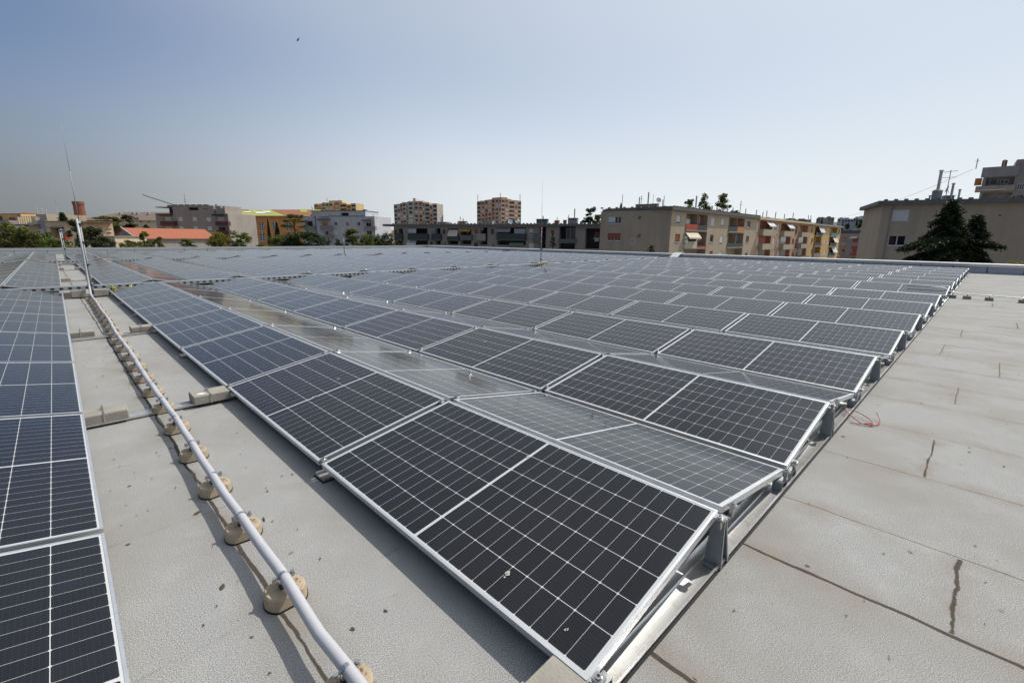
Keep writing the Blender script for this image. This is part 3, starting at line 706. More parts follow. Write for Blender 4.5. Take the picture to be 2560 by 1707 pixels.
def window(F, parent, r, rec=.14, cols=2, shut=0, sm='shut_w', fm='frame', sill=True, pane='pane'):
    s0, s1, z0, z1 = r; w_ = min(.07, (s1 - s0) * .12); mb = MB()
    for a, b, c, d in ((s0, s1, z0, z0 + w_), (s0, s1, z1 - w_, z1), (s0, s0 + w_, z0 + w_, z1 - w_), (s1 - w_, s1, z0 + w_, z1 - w_)): fbox(mb, F, a, b, c, d, -rec, -rec + .05)
    for i in range(1, cols): x = s0 + (s1 - s0) * i / cols; fbox(mb, F, x - w_ * .6, x + w_ * .6, z0 + w_, z1 - w_, -rec, -rec + .045)
    if sill: fbox(mb, F, s0 - .06, s1 + .06, z0 - .06, z0, -rec, .06)
    o = mb.build('window', M[fm], parent)
    q = MB(); fbox(q, F, s0 + w_, s1 - w_, z0 + w_, z1 - w_, -rec, -rec + .02); q.build('pane', M[pane], o)
    if shut: q = MB(); fbox(q, F, s0 + .01, s1 - .01, z1 - (z1 - z0) * shut, z1 - .005, -rec + .055, -rec + .085); q.build('shutter', M[sm], o)
    return o
def part(name, mat, parent, F, r, o0, o1):
    mb = MB(); fbox(mb, F, *r, o0, o1); return mb.build(name, M[mat], parent)
def balcony(F, parent, r, mat, out=1.1, slab='metalgrey', o0=0.0):
    """solid parapet box with a floor slab standing out from the wall"""
    s0, s1, z0, z1 = r; mb = MB(); fbox(mb, F, s0, s1, z0, z1, out - .08, out); fbox(mb, F, s0, s0 + .08, z0, z1, o0, out - .08); fbox(mb, F, s1 - .08, s1, z0, z1, o0, out - .08)
    o = mb.build('balcony', M[mat], parent); q = MB(); fbox(q, F, s0, s1, z0 - .16, z0, o0, out + .02); q.build('slab', M[slab], o); return o
def awning(F, parent, r, mat, out=1.0, o0=.02):
    s0, s1, z0, z1 = r; a, b, c, d = F.p(s0, z1, o0), F.p(s1, z1, o0), F.p(s1, z0, out), F.p(s0, z0, out); mb = MB()
    mb.obox(a, b - a, d - a, (0, 0, .03)); mb.obox(d - Vector((0, 0, .18)), c - d, Vector((F.n.x, F.n.y, 0)) * .02, (0, 0, .18)); return mb.build('awning', M[mat], parent)
def flat_roof(F, parent, s0, s1, z, depth, over=.5, th=.32, mat='eave', top=None):
    mb = MB(); fbox(mb, F, s0 - over, s1 + over, z, z + th, -depth - over, over)
    o = mb.build('roof', M[mat], parent)
    if top: q = MB(); fbox(q, F, s0 - over + .15, s1 + over - .15, z + th, z + th + .12, -depth, over - .2); q.build('tile_covering', M[top], o)
    return o
def bits(parent, name, mat, fn):
    mb = MB(); fn(mb); return mb.build(name, M[mat], parent)
def antenna(parent, base, h, n=3, rot=0.0, mat='galv'):
    mb = MB(); b = Vector(base); th = .0006 * (b - CAM).length
    mb.tube([b, b + Vector((0, 0, h))], th, 5)
    for i in range(n):
        z = h * (.95 - .2 * i); l = h * (.22 - .03 * i); c, s_ = math.cos(rot + i * .5), math.sin(rot + i * .5)
        mb.tube([b + Vector((-l * c, -l * s_, z)), b + Vector((l * c, l * s_, z))], th * .7, 4)
    return mb.build('antenna', M[mat], parent)
def flue(parent, base, h, r=.12, cap=True, mat='galv'):
    mb = MB(); b = Vector(base); mb.tube([b, b + Vector((0, 0, h))], r, 8)
    if cap: mb.tube([b + Vector((0, 0, h)), b + Vector((0, 0, h + .12))], [r * 1.7, r * 1.2], 8)
    return mb.build('flue', M[mat], parent)
def dish(parent, c, r, nrm, mat='white'):
    mb = MB(); c = Vector(c); n = Vector(nrm).normalized(); a = n.orthogonal().normalized(); b = n.cross(a); vs = [c - n * r * .25]; k = 16
    for j in (.5, 1): vs += [c - n * r * .25 * (1 - j * j) + (a * math.cos(2 * math.pi * i / k) + b * math.sin(2 * math.pi * i / k)) * r * j for i in range(k)]
    fs = [(0, 1 + i, 1 + (i + 1) % k) for i in range(k)] + [(1 + i, 1 + k + i, 1 + k + (i + 1) % k, 1 + (i + 1) % k) for i in range(k)]
    mb.add(vs, fs); mb.tube([c - n * r * .2, c - n * r * .6 - Vector((0, 0, r * .9))], r * .06, 5); mb.tube([c - n * r * .2, c + n * r * .7], r * .03, 4)
    return mb.build('satellite_dish', M[mat], parent)
def chimney_stack(parent, F, s0, s1, off0, off1, z0, z1, mat='taupe', slots=4):
    """low masonry stack with a slotted top course under a slab"""
    mb = MB(); h = (z1 - z0); zs = z1 - .3 * h; fbox(mb, F, s0, s1, z0, zs, off0, off1)
    k = slots * 2 + 1; w_ = (s1 - s0) / k
    for i in range(0, k, 2): fbox(mb, F, s0 + i * w_, s0 + (i + 1) * w_, zs, z1 - .08 * h, off0, off1)
    fbox(mb, F, s0 - .08, s1 + .08, z1 - .08 * h, z1, off0 - .08, off1 + .08)
    return mb.build('chimney', M[mat], parent)
def base(F, label, cat='apartment building', name='apartment_building', s=None):
    q = F.p(F.w / 2 if s is None else s, GZ); return thing(name, label, cat, q)

# ------------------------------------------------------------------ long beige block, right of centre
E = Facade(1500, 77, 1675, 71); L = Facade(1675, 71, 2100, 152)
B = base(L, 'long apartment block with beige, salmon and yellow sections and red orange balconies')
ZT = L.sz(1700, 527)[1]
eh = []; w1 = E.rc(1520.5, 541.5, 1553, 559); w2 = E.rc(1519, 583, 1551, 602)
ew = [(w1, 0), (w2, 1)]
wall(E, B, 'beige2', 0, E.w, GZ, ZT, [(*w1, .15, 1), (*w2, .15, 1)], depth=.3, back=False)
sm_ = (w1[0] + w1[1]) / 2
window(E, B, (w1[0], sm_, w1[2], w1[3]), shut=.82, sm='shut_w'); window(E, B, (sm_ + .01, w1[1], w1[2], w1[3]))
sm_ = (w2[0] + w2[1]) / 2
window(E, B, (w2[0], sm_, w2[2], w2[3]), shut=.78, sm='shut_r'); window(E, B, (sm_ + .01, w2[1], w2[2], w2[3]), shut=.76, sm='shut_r')
for r in ((1595, 540.5, 1603, 549), (1594, 585, 1601.5, 594)):
    s0, s1, z0, z1 = E.rc(*r); mb = MB()
    for i in range(3):
        for j in range(3): fbox(mb, E, s0 + (s1 - s0) * (i + .15) / 3, s0 + (s1 - s0) * (i + .85) / 3, z0 + (z1 - z0) * (j + .15) / 3, z0 + (z1 - z0) * (j + .85) / 3, -.02, .012)
    mb.build('vent_grille', M['dark'], B)
s_, z_ = E.sz(1581.5, 604); mb = MB(); k = 20
for i in range(k):
    a, b = 2 * math.pi * i / k, 2 * math.pi * (i + 1) / k
    mb.quad(*[E.p(s_ + q * math.cos(x), z_ + q * 1.05 * math.sin(x), .006) for q, x in ((.36, a), (.50, a), (.50, b), (.36, b))])
mb.build('painted_ring', M['bluegrey'], B)
d12 = L.sz(1889, 590)[0]; d23 = L.sz(2021, 600)[0]
lw = []   # windows of the long side: rect, shutter share, material
def LW(px0, py0, px1, py1, sh=.9, sm='shut_w', cols=1): lw.append((L.rc(px0, py0, px1, py1), sh, sm, cols))
LW(1691, 539, 1701.5, 559, .8); LW(1687.5, 585, 1699.5, 605, .86, 'shut_r'); LW(1777.5, 546, 1787.5, 564.5, 1); LW(1803, 548, 1811.5, 566, .84)
LW(1775, 587, 1783.5, 605.5, .3, 'shut_b'); LW(1800, 588, 1808, 605.5, 1); LW(1868, 553.5, 1876, 569.5, .8, 'shut_b'); LW(1865, 590, 1872, 605, 1, 'shut_b')
LW(1773, 628, 1781, 645, 1, 'shut_r'); LW(1797, 628, 1805, 645, 1); LW(1862, 626, 1869, 640, .4)
lh = [L.rc(1715, 535.5, 1768.5, 576), L.rc(1711, 580, 1765.5, 620), L.rc(1708, 624, 1762, 662), L.rc(1821.5, 545, 1861, 579.5), L.rc(1818, 583.5, 1857.5, 618), L.rc(1815, 622, 1854, 655)]
holes1 = [(*r[0], .15, 1) for r in lw] + [(*h, 1.3, 0) for h in lh]
wall(L, B, 'beige', 0, d12, GZ, ZT, holes1, depth=11)
lw2 = []
def LW2(px0, py0, px1, py1, sh=1, sm='shut_b'): lw2.append((L.rc(px0, py0, px1, py1), sh, sm, 1))
for py0, py1 in ((556, 580), (590, 614), (624, 645)):
    for px, sm in ((1891, 'shut_w'), (1931, 'shut_w'), (1942.5, 'shut_w'), (1979, 'shut_b'), (1988, 'shut_b')):
        dy = (px - 1891) * .085; LW2(px, py0 + dy, px + 5, py1 + dy * .9, 1, sm)
lh2 = [L.rc(1899, 553, 1930, 588), L.rc(1897, 589.5, 1926, 622), L.rc(1895, 624, 1924, 655), L.rc(1952, 559, 1977.5, 590), L.rc(1950, 592, 1975, 622), L.rc(1949, 624, 1973, 655),
       L.rc(1997, 563.5, 2019, 591), L.rc(1995, 592.5, 2017, 619), L.rc(1993, 621, 2014, 650)]
wall(L, B, 'pink', d12, d23, GZ, ZT - .15, [(*r[0], .15, 1) for r in lw2] + [(*h, 1.2, 0) for h in lh2], depth=11)
lw3 = []
for py0, py1 in ((570, 582), (596, 608), (622, 636)):
    for px, sm in ((2028, 'shut_b'), (2060, 'shut_w'), (2068, 'shut_w'), (2096, 'shut_b')):
        dy = (px - 2028) * .06; lw3.append((L.rc(px, py0 + dy, px + 3.6, py1 + dy), 1, sm, 1))
lh3 = [L.rc(2037.5, 567, 2056.5, 589), L.rc(2034, 592, 2052.5, 615), L.rc(2031, 618, 2050, 641), L.rc(2075, 569, 2093, 590.5), L.rc(2073, 593, 2090, 614.5), L.rc(2070, 618.5, 2087, 639)]
wall(L, B, 'ochre', d23, L.w, GZ, ZT - .25, [(*r[0], .15, 1) for r in lw3] + [(*h, 1.2, 0) for h in lh3], depth=11)
for r, sh, sm, cols in lw + lw2 + lw3: window(L, B, r, shut=sh, sm=sm, cols=cols)
for h in lh: part('floor_slab', 'metalgrey', B, L, (h[0] - .1, h[1] + .1, h[2] - .14, h[2]), -1.25, .18)
for h in lh[:2] + lh[3:5]: m_ = h[0] + (h[1] - h[0]) * .54; part('partition', 'beige', B, L, (m_ - .06, m_ + .06, h[2], h[3]), -1.28, -.05)
def half(h, a, b, top): return (h[0] + (h[1] - h[0]) * a, h[0] + (h[1] - h[0]) * b, h[2], h[2] + (h[3] - h[2]) * top)
part('balcony_panel', 'redpan', B, L, half(lh[0], 0, .53, .36), .04, .09); part('balcony_panel', 'balc_dark', B, L, half(lh[0], .55, 1, .34), .04, .07)
part('balcony_panel', 'awn', B, L, half(lh[1], 0, .55, .42), .04, .09); part('balcony_panel', 'redpan', B, L, half(lh[1], .57, 1, .12), .04, .09)
part('balcony_panel', 'balc_dark', B, L, half(lh[3], 0, .54, .36), .04, .07); part('balcony_panel', 'orangepan', B, L, half(lh[3], .55, 1, .38), .04, .09)
part('balcony_panel', 'balc_dark', B, L, half(lh[4], 0, 1, .3), .04, .07)
awning(L, B, (lh[1][0], lh[1][0] + (lh[1][1] - lh[1][0]) * .55, lh[1][3] - .95, lh[1][3] - .1), 'awn', .8)
for h, cl, a in ((lh[0], 'cloth_p', .66), (lh[0], 'black', .60), (lh[3], 'cloth_b', .60), (lh[3], 'cloth_r', .78), (lh[4], 'cloth_b', .7), (lh[1], 'cloth_w', .62), (lh[1], 'cloth_p', .74)):
    part('laundry', cl, B, L, (h[0] + (h[1] - h[0]) * a, h[0] + (h[1] - h[0]) * (a + .1), h[2] + .45 * (h[3] - h[2]), h[2] + .88 * (h[3] - h[2])), -.45, -.42)
part('boiler', 'white', B, L, half(lh[0], .22, .42, .8)[:2] + (lh[0][2] + 1.0, lh[0][2] + 1.75), -1.2, -.9)
for py in (590, 599): r = L.rc(1709, py, 1715, py + 8); part('air_conditioner', 'white', B, L, r, .02, .35)
for i, h in enumerate(lh2):
    f_ = (.40, .38, .36)[i // 3]
    balcony(L, B, (h[0] - .2, h[1] + .1, h[2], h[2] + (h[3] - h[2]) * f_), 'beige' if i % 3 < 2 else 'taupe', .9)
    if i in (0, 3): awning(L, B, (h[0] + (h[1] - h[0]) * .45, h[1], h[3] - 1.0, h[3] - .1), 'awnw', .9)
    if i == 6: part('laundry', 'shut_y', B, L, (h[0] + .9, h[0] + 1.8, h[3] - 1.5, h[3] - .2), -.3, -.27)
    if i in (1, 4, 7, 2, 5, 8): part('glazing', 'redpan' if i == 1 else 'pane', B, L, half(h, .05, .55, .95)[:2] + (h[2] + (h[3] - h[2]) * .40, h[3] - .05), -.12, -.06)
for i, h in enumerate(lh3):
    part('floor_slab', 'metalgrey', B, L, (h[0] - .1, h[1] + .1, h[2] - .14, h[2]), -1.15, .3)
    part('balcony_panel', ('balc_dark', 'balc_dark', 'greyst2', 'cloth_b', 'balc_dark', 'balc_dark')[i], B, L, half(h, .1, 1, .36), .2, .25)
    if i in (0, 4, 5): awning(L, B, (h[0] + (h[1] - h[0]) * .4, h[1] + .2, h[3] - 1.5, h[3] - .1), ('awnw', 0, 0, 0, 'awn', 'awnw')[i], .8)
flat_roof(L, B, -.25, d12, ZT, 11.5, .45, .42, 'eave', 'oldtile'); flat_roof(L, B, d12 + .5, d23, ZT - .15, 11, .45, .40, 'cream', 'oldtile'); flat_roof(L, B, d23 + .5, L.w, ZT - .25, 11, .45, .36, 'metalgrey', 'oldtile')
zr_ = ZT + .54
s0 = E.sz(1577, 520)[0]; s1 = E.sz(1632, 520)[0]
chimney_stack(B, E, s0, s0 + (s1 - s0) * .64, -3.2, -2.2, zr_ - .2, E.sz(1600, 511, -2.5)[1], 'taupe', 5); chimney_stack(B, E, s0 + (s1 - s0) * .70, s1, -3.2, -2.2, zr_ - .2, E.sz(1600, 510.5, -2.5)[1], 'taupe', 2)
chimney_stack(B, E, E.sz(1638, 520)[0], E.sz(1672, 520)[0], -3.2, -2.4, zr_ - .2, E.sz(1655, 517, -2.5)[1], 'taupe', 4)
def onroof(F, px, py0, py1, off, r=.10, cap=False): s_, z1 = F.sz(px, py0, off); z0 = F.sz(px, py1, off)[1]; return flue(B, F.p(s_, min(z0, zr_), off), z1 - min(z0, zr_), r, cap)
onroof(E, 1622, 481, 512, -2.6, .11); onroof(E, 1599, 493, 512, -2.6, .09); onroof(E, 1657.5, 499, 520, -2.6, .07); onroof(E, 1661, 490, 520, -2.6, .05); onroof(E, 1634, 486, 514, -2.6, .03)
s_, z_ = E.sz(1604, 490, -2.7); antenna(B, E.p(s_, zr_, -2.7), z_ - zr_, 2, .8)
s_, z_ = E.sz(1557, 487, -1.5); antenna(B, E.p(s_, zr_, -1.5), z_ - zr_, 1, .6)
for px, py in ((1742, 490), (1820, 511), (1833, 519), (1865, 522), (1892, 525), (1918, 527), (1940, 530), (1962, 535), (1984, 532), (2022, 538), (2028, 539), (1781, 515), (1793, 519), (1908, 530)): onroof(L, px, py, 552, -4, .10 if px > 1800 else .14)
s_, z_ = L.sz(1853, 503, -4); antenna(B, L.p(s_, zr_, -4), z_ - zr_, 2, .2)
dish(B, E.p(E.sz(1637, 505)[0], zr_ + 1.1, -2.0), .4, (-.6, -.7, .3))
mb = MB()
for i in range(40): s_ = (d12 + 1) * i / 40; fbox(mb, L, s_, s_ + .35, ZT + .42, ZT + .62, .05, .42)
for i in range(9): s_ = E.w * i / 9; fbox(mb, E, s_, s_ + .3, ZT + .42, ZT + .62, -.2, .3)
mb.build('tile_edge', M['oldtile'], B)

# ------------------------------------------------------------------ long dark shaded block in the centre
F6 = Facade(985, 113, 1500, 95)
B = base(F6, 'long low apartment block in shade with dark balconies, behind the panel rows at centre')
Z6 = F6.sz(1200, 566)[1]
hs = [F6.rc(*r) for r in ((996, 572, 1007.5, 611), (1021, 571, 1069, 611), (1088, 571, 1101.5, 611), (1119, 571.5, 1145.5, 611), (1151.5, 573, 1178, 611), (1201, 569, 1218.6, 612), (1243, 569, 1314.5, 613), (1349, 567, 1364.7, 620), (1398, 566, 1438, 622), (1463, 571, 1499, 622))]
low = []
ws = [(984.5, 574, 992.5, 584, 'shut_b', 1), (1012, 575, 1017, 587, 0, 0), (1076, 575.5, 1082, 585, 0, 0), (1106.5, 574, 1114, 586.5, 'shut_b', 1), (1186.5, 573, 1194.5, 585, 'shut_r', .95), (1227.5, 572.5, 1235, 586.5, 'shut_b', 1), (1323, 572, 1332, 587, 'shut_w', .7), (1376, 570.5, 1386, 586, 'shut_y', .35),
      (986, 603, 992, 614, 0, 0), (1075, 604, 1082, 616, 'shut_b', 1), (1108, 604, 1114.5, 617, 0, 0), (1185, 606, 1195, 622, 'shut_b', .7), (1228, 608, 1235, 622, 0, 0), (1322, 608, 1334, 624, 'shut_w', 1)]
wr_ = [F6.rc(*q[:4]) for q in ws]
wall(F6, B, 'taupe', 0, F6.w, GZ, Z6, [(*h, 1.4, 1) for h in hs] + [(*r, .14, 1) for r in wr_], depth=11)  # loggia and recess backs painted near black in place of shade
for q, r in zip(ws, wr_): window(F6, B, r, cols=2 if q[4] == 0 else 1, shut=q[5], sm=q[4] or 'shut_w')
for r, mt in (((987, 584, 1005, 600.5), 'balc_dark'), ((1019.7, 584.4, 1069, 599.5), 'balc_dark'), ((1078.8, 584.4, 1101.5, 600), 'balc_dark'), ((1118, 590, 1147, 600), 'balc_dark'), ((1150, 588, 1179, 599), 'eave'), ((1192, 584, 1212, 601.5), 'taupe'), ((1241.7, 584, 1314, 599.5), 'balc_dark'), ((1333.5, 584, 1352.5, 603.5), 'eave'), ((1396, 598, 1440, 606), 'eave')):
    balcony(F6, B, F6.rc(*r, .6), mt, .7, 'eave')
for r, mt in (((1122, 575, 1146, 589), 'awn'), ((1244, 569.5, 1278, 579), 'greyst2'), ((1276, 606, 1311, 610.5), 'awng'), ((1020, 601.5, 1042, 613), 'awnw'), ((1152, 573, 1178, 577), 'shut_y')): awning(F6, B, F6.rc(*r), mt, .7)
for r, mt in (((1020, 572, 1040, 583), 'cloth_w'), ((1334.5, 564.5, 1346.5, 582), 'cloth_w'), ((1347, 565, 1356, 582), 'cloth_r'), ((1086, 570, 1092, 584), 'cloth_b'), ((1285, 572, 1313, 586), 'bluegrey'), ((1202, 569, 1208, 576), 'cloth_p'), ((1165, 574, 1171, 585), 'shut_r')):
    part('laundry' if 'cloth' in mt else 'screen', mt, B, F6, F6.rc(*r), -.1, -.07)
r = F6.rc(1412, 570, 1432, 600); window(F6, B, (r[0], r[1], r[2], r[3]), rec=1.35, cols=2, sill=False)
r = F6.rc(1483, 581, 1499, 596); window(F6, B, r, rec=1.35, cols=1, shut=.65, sm='shut_r')
part('air_conditioner', 'white', B, F6, F6.rc(1487, 596.5, 1497, 603.5, -1.1), -1.35, -1.0)
flat_roof(F6, B, -2.2, F6.w, Z6, 11, .55, .5, 'eave')
B6 = B
def st6(px0, px1, py, mt='taupe', sl=4, off=-3): a = F6.sz(px0, py, off); b = F6.sz(px1, py, off); return chimney_stack(B, F6, a[0], b[0], off - 1, off, Z6 + .4, a[1], mt, sl)
st6(1004, 1022, 557, sl=3); st6(1048, 1064, 557, sl=3); st6(1094, 1117, 555, sl=4); st6(1144, 1164, 553, sl=3); st6(1205, 1231, 552, 'greyst', 1); st6(1267, 1290, 550, 'eave', 1); st6(1341, 1368, 547.5, 'eave', 4); st6(1386, 1396, 551, 'rooftile', 2); st6(1420, 1443, 545, 'greyst', 4); st6(1408, 1414, 550, 'rooftile', 2)
for px, py in ((1107, 538), (1104.5, 542), (1158, 547), (1437, 522), (1358, 540)): s_, z_ = F6.sz(px, py, -3.5); flue(B, F6.p(s_, Z6 + .4, -3.5), z_ - Z6 - .4, .13, False)
for px, py in ((1101, 545), (1151, 541), (1393, 543), (1422, 537)): s_, z_ = F6.sz(px, py, -4); antenna(B, F6.p(s_, Z6 + .4, -4), z_ - Z6 - .4, 2, .9)
for px, py, r in ((1276, 554, .55), (1234, 557, .38), (1291, 553, .3), (1297, 550, .3), (1125, 559, .35), (1151, 558, .5)): s_, z_ = F6.sz(px, py, -1.5); dish(B, F6.p(s_, z_, -1.5), r, (-.5, -.8, .35), 'rooftile' if px == 1151 else 'white')
mb = MB()
for i in range(60): s_ = F6.w * i / 60; fbox(mb, F6, s_, s_ + .35, Z6 + .5, Z6 + .68, .1, .5)
mb.build('tile_edge', M['eave'], B)

# ------------------------------------------------------------------ big shaded block at the right edge and the one above it
F9 = Facade(2194, 51, 2700, 44)
B = base(F9, 'large shaded beige block behind the cedar at the right edge', s=6)
Z9 = F9.sz(2300, 511)[1]
w1 = F9.rc(2228, 524.5, 2274, 552.5); w2 = F9.rc(2220.5, 588.5, 2264.5, 614)
vents = [F9.rc(*r) for r in ((2340, 527, 2343, 530), (2339.5, 533, 2342.5, 536), (2329, 589.5, 2332.5, 592), (2336, 589.5, 2339.5, 592), (2342.5, 589.5, 2346, 592), (2498, 537.5, 2502, 541.5))]
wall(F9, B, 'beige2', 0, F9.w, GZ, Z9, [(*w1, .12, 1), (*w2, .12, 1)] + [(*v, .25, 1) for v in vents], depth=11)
window(F9, B, w1, shut=.985, cols=2); window(F9, B, w2, cols=2)
flat_roof(F9, B, -.05, F9.w, Z9, 11, .42, .42, 'eave')
bits(B, 'downpipe', 'taupe', lambda mb: mb.tube([F9.p(.9, GZ, .06), F9.p(.9, Z9, .06)], .05, 6))
mb = MB()
for i in range(18): s_ = F9.w * i / 18; fbox(mb, F9, s_, s_ + .3, Z9 + .42, Z9 + .57, .05, .4)
mb.build('tile_edge', M['eave'], B)
def pt9(px, py, off=-1.5): s_, z_ = F9.sz(px, py, off); return F9.p(s_, z_, off)
q = pt9(2344, 478); b0 = Vector((q.x, q.y, Z9 + .3)); mb = MB(); mb.tube([b0, q], .42, 14); mb.tube([q, q + Vector((0, 0, .14))], [.50, .3], 14); mb.build('chimney', M['greyst'], B)
flue(B, q + Vector((0, 0, .1)), pt9(2351, 431).z - q.z, .14); flue(B, Vector((pt9(2378, 490).x, pt9(2378, 490).y, Z9 + .4)), pt9(2378, 461).z - Z9 - .4, .11); flue(B, pt9(2395, 500), .95, .09); flue(B, pt9(2323, 500), .35, .08)
a, b = F9.sz(2362, 489, -1.5), F9.sz(2387, 489, -1.5); chimney_stack(B, F9, a[0], b[0], -2.4, -1.5, Z9 + .3, a[1], 'greyst', 3)
antenna(B, pt9(2363, 499), pt9(2368, 439).z - Z9, 2, 1.0); dish(B, pt9(2367, 473), .36, (-.2, .9, .3), 'eave')

F10 = Facade(2429, 110, 2620, 102)
B = base(F10, 'taller pale apartment block rising behind the right edge roof, long balconies and roof chimney', s=10)
zt = F10.sz(2480, 419)[1]; z1 = F10.sz(2480, 443)[1]; z2 = F10.sz(2480, 465)[1]; z3 = F10.sz(2480, 480)[1]
wr2 = [F10.rc(*r) for r in ((2437, 445, 2455, 463), (2456, 448, 2495, 462), (2501, 449, 2522, 460), (2543, 460, 2560, 475))]
wall(F10, B, 'greyst', 0, F10.w, GZ, zt, [(0.4, F10.sz(2536, 450)[0], z2, z1 - .2, 1.2, 0), (.4, F10.sz(2530, 490)[0], z3 - 4, z3 - .3, 1.2, 0)], depth=14)
part('balcony_front', 'greyst', B, F10, (-.6, F10.sz(2548, 430)[0], z1, zt + .05), .02, .5); part('balcony_front', 'beige2', B, F10, (-1.1, F10.sz(2536, 470)[0], z3, z2), .02, .9)
for i, r in enumerate(wr2[:3]): window(F10, B, r, rec=1.0 if i < 2 else .9, cols=2, sill=False, shut=1 if i == 0 else 0, sm='orangepan', pane='pane')
window(F10, B, wr2[3], rec=-.02, cols=3, sill=False)
part('awning', 'awnw', B, F10, F10.rc(2443, 474, 2513, 476.5, .9), .9, 1.6)
part('penthouse', 'taupe', B, F10, (F10.sz(2542, 405)[0], F10.w, zt, F10.sz(2550, 398)[1]), -8, -.5)
part('chimney', 'brick', B, F10, F10.rc(2505, 401, 2518, 417, -2), -3, -2); s_, z_ = F10.sz(2445, 397, -1); antenna(B, F10.p(s_, zt, -1), z_ - zt, 2, .3)
s_, z_ = F10.sz(2512, 404, -1.5); antenna(B, F10.p(s_, zt, -1.5), z_ - zt + .4, 2, -.5)

# ------------------------------------------------------------------ grey block with maroon balconies
F2 = Facade(396, 146, 576, 142)
B = base(F2, 'grey apartment block with maroon balconies and a roof terrace, left of the orange building')
zt = F2.sz(480, 534)[1]; zu = F2.sz(480, 514)[1]
wr2 = [F2.rc(px, py, px + 10.5, py + 9.5) for px, py in ((446, 543), (481.5, 543), (516.5, 543.5), (448.5, 566), (484, 566), (519, 566), (451, 589), (486.5, 589), (521, 589))]
dr = [F2.rc(*r) for r in ((412, 543, 428, 557), (545, 543, 561, 557), (414, 566, 432, 580), (547, 567, 563, 580), (415, 589, 433, 603), (560, 589, 570, 603))]
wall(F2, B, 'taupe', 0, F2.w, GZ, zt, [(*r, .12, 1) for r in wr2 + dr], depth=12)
for i, r in enumerate(wr2): window(F2, B, r, cols=1, shut=(1, .9, 1, .95, .8, 1, .7, .9, .8)[i])
for i, r in enumerate(dr): window(F2, B, r, cols=2, shut=(1, 1, 1, 0, 0, 0)[i], sill=False)
for r in ((400.6, 553.2, 436, 563.5), (404, 576, 439.3, 586.7), (407.3, 599.6, 442, 609), (538, 553.7, 570, 563.5), (541, 576, 572, 586), (544, 599, 575, 609)): balcony(F2, B, F2.rc(*r, 1.1), 'balc_red', 1.1, 'eave')
s0, s1 = F2.sz(431, 520)[0], F2.sz(533.5, 520)[0]
uh = [F2.rc(470.5, 518.5, 495.5, 526), F2.rc(506.5, 521, 517, 526)]
wall(F2, B, 'taupe', s0, s1, zt + .01, zu, [(*uh[0], .8, 1), (*uh[1], .12, 1)], depth=9, name='upper_wall'); window(F2, B, uh[1], cols=3)
wall(F2, B, 'taupe', F2.sz(538, 520)[0], F2.sz(561.5, 520)[0], zt + .01, F2.sz(550, 515)[1], [], depth=7, name='upper_wall')
part('pergola_roof', 'black', B, F2, F2.rc(393, 517.5, 430, 519.5), -3.5, .6); part('stair_house', 'greyst', B, F2, F2.rc(396.5, 511, 421, 517), -7, -3)
part('terrace_screen', 'black', B, F2, F2.rc(405, 520, 424, 535), -3, -2.6)
for r in ((400, 535.5, 433, 538.5), (536, 536, 567, 540)): part('awning', 'black', B, F2, F2.rc(*r), .05, 1.2)
mb = MB(); s0 = F2.sz(433, 514)[0]
for i in range(6): fbox(mb, F2, s0 + i * 2.1, s0 + i * 2.1 + 1.5, zu, zu + .3, -.5, .12)
mb.build('coping_slab', M['eave'], B)
r = F2.rc(528.5, 510, 532.5, 514); part('chimney', 'greyst', B, F2, r, -2, -1.4)
dish(B, F2.p(*F2.sz(556.5, 518), .3), .42, (-.6, -.8, .25)); s_, z_ = F2.sz(460.5, 486, -2); antenna(B, F2.p(s_, zu, -2), z_ - zu, 4, .7)
Fc = Facade(330, 175, 480, 175); t = thing('tower_crane', 'thin slanted crane jib showing behind the grey block with maroon balconies', 'crane', Fc.p(Fc.sz(437, 600)[0], GZ))
a, b = Fc.p(*Fc.sz(357, 487.5)), Fc.p(*Fc.sz(442, 515)); mb = MB(); mb.tube([a, b], .22, 4); mb.build('jib', M['metalgrey'], t); mb = MB(); mb.tube([b, Vector((b.x, b.y, GZ))], .5, 4); mb.build('mast', M['metalgrey'], t)

# ------------------------------------------------------------------ orange building with arched windows and green roof
F3 = Facade(560, 214, 775, 206)
B = base(F3, 'orange building with white arched windows and half stripped lime green roof', 'building', 'arched_window_building')
ze = F3.sz(640, 541.5)[1]
def arch(F, parent, px0, py0, px1, py1, double=True):
    s0, s1, z0, z1 = F.rc(px0, py0, px1, py1); n = 10; wd = s1 - s0; q = [(s0, z0), (s1, z0), (s1, z1 - wd / 2)] + [((s0 + s1) / 2 + wd / 2 * math.cos(math.pi * i / n), z1 - wd / 2 + wd / 2 * math.sin(math.pi * i / n)) for i in range(1, n)] + [(s0, z1 - wd / 2)]
    def plate(poly, o0, o1, mat, name, par):
        mb = MB(); k = len(poly); mb.add([F.p(*c, o0) for c in poly] + [F.p(*c, o1) for c in poly], [tuple(range(k)), tuple(range(2 * k - 1, k - 1, -1))] + [(i, (i + 1) % k, k + (i + 1) % k, k + i) for i in range(k)]); return mb.build(name, M[mat], par)
    cx, cz = (s0 + s1) / 2, (z0 + z1) / 2; grow = lambda f, g: [((x - cx) * f + cx, (z - cz) * g + cz) for x, z in q]
    o = plate(grow(1.22, 1.10), -.05, .10, 'rooftile', 'window', parent); w = plate(grow(1.04, 1.02), .02, .16, 'frame', 'frame', o)
    m = MB(); k = 2 if double else 1
    for i in range(k):
        for j in range(4): a = s0 + wd * (i + .14) / k; b = s0 + wd * (i + .86) / k; fbox(m, F, a, b, z0 + (z1 - z0) * (j * .235 + .04), z0 + (z1 - z0) * (j * .235 + .22), .10, .18)
    m.build('pane', M['pane'], o)
wall(F3, B, 'orange', 0, F3.w, GZ, ze, [], depth=16)
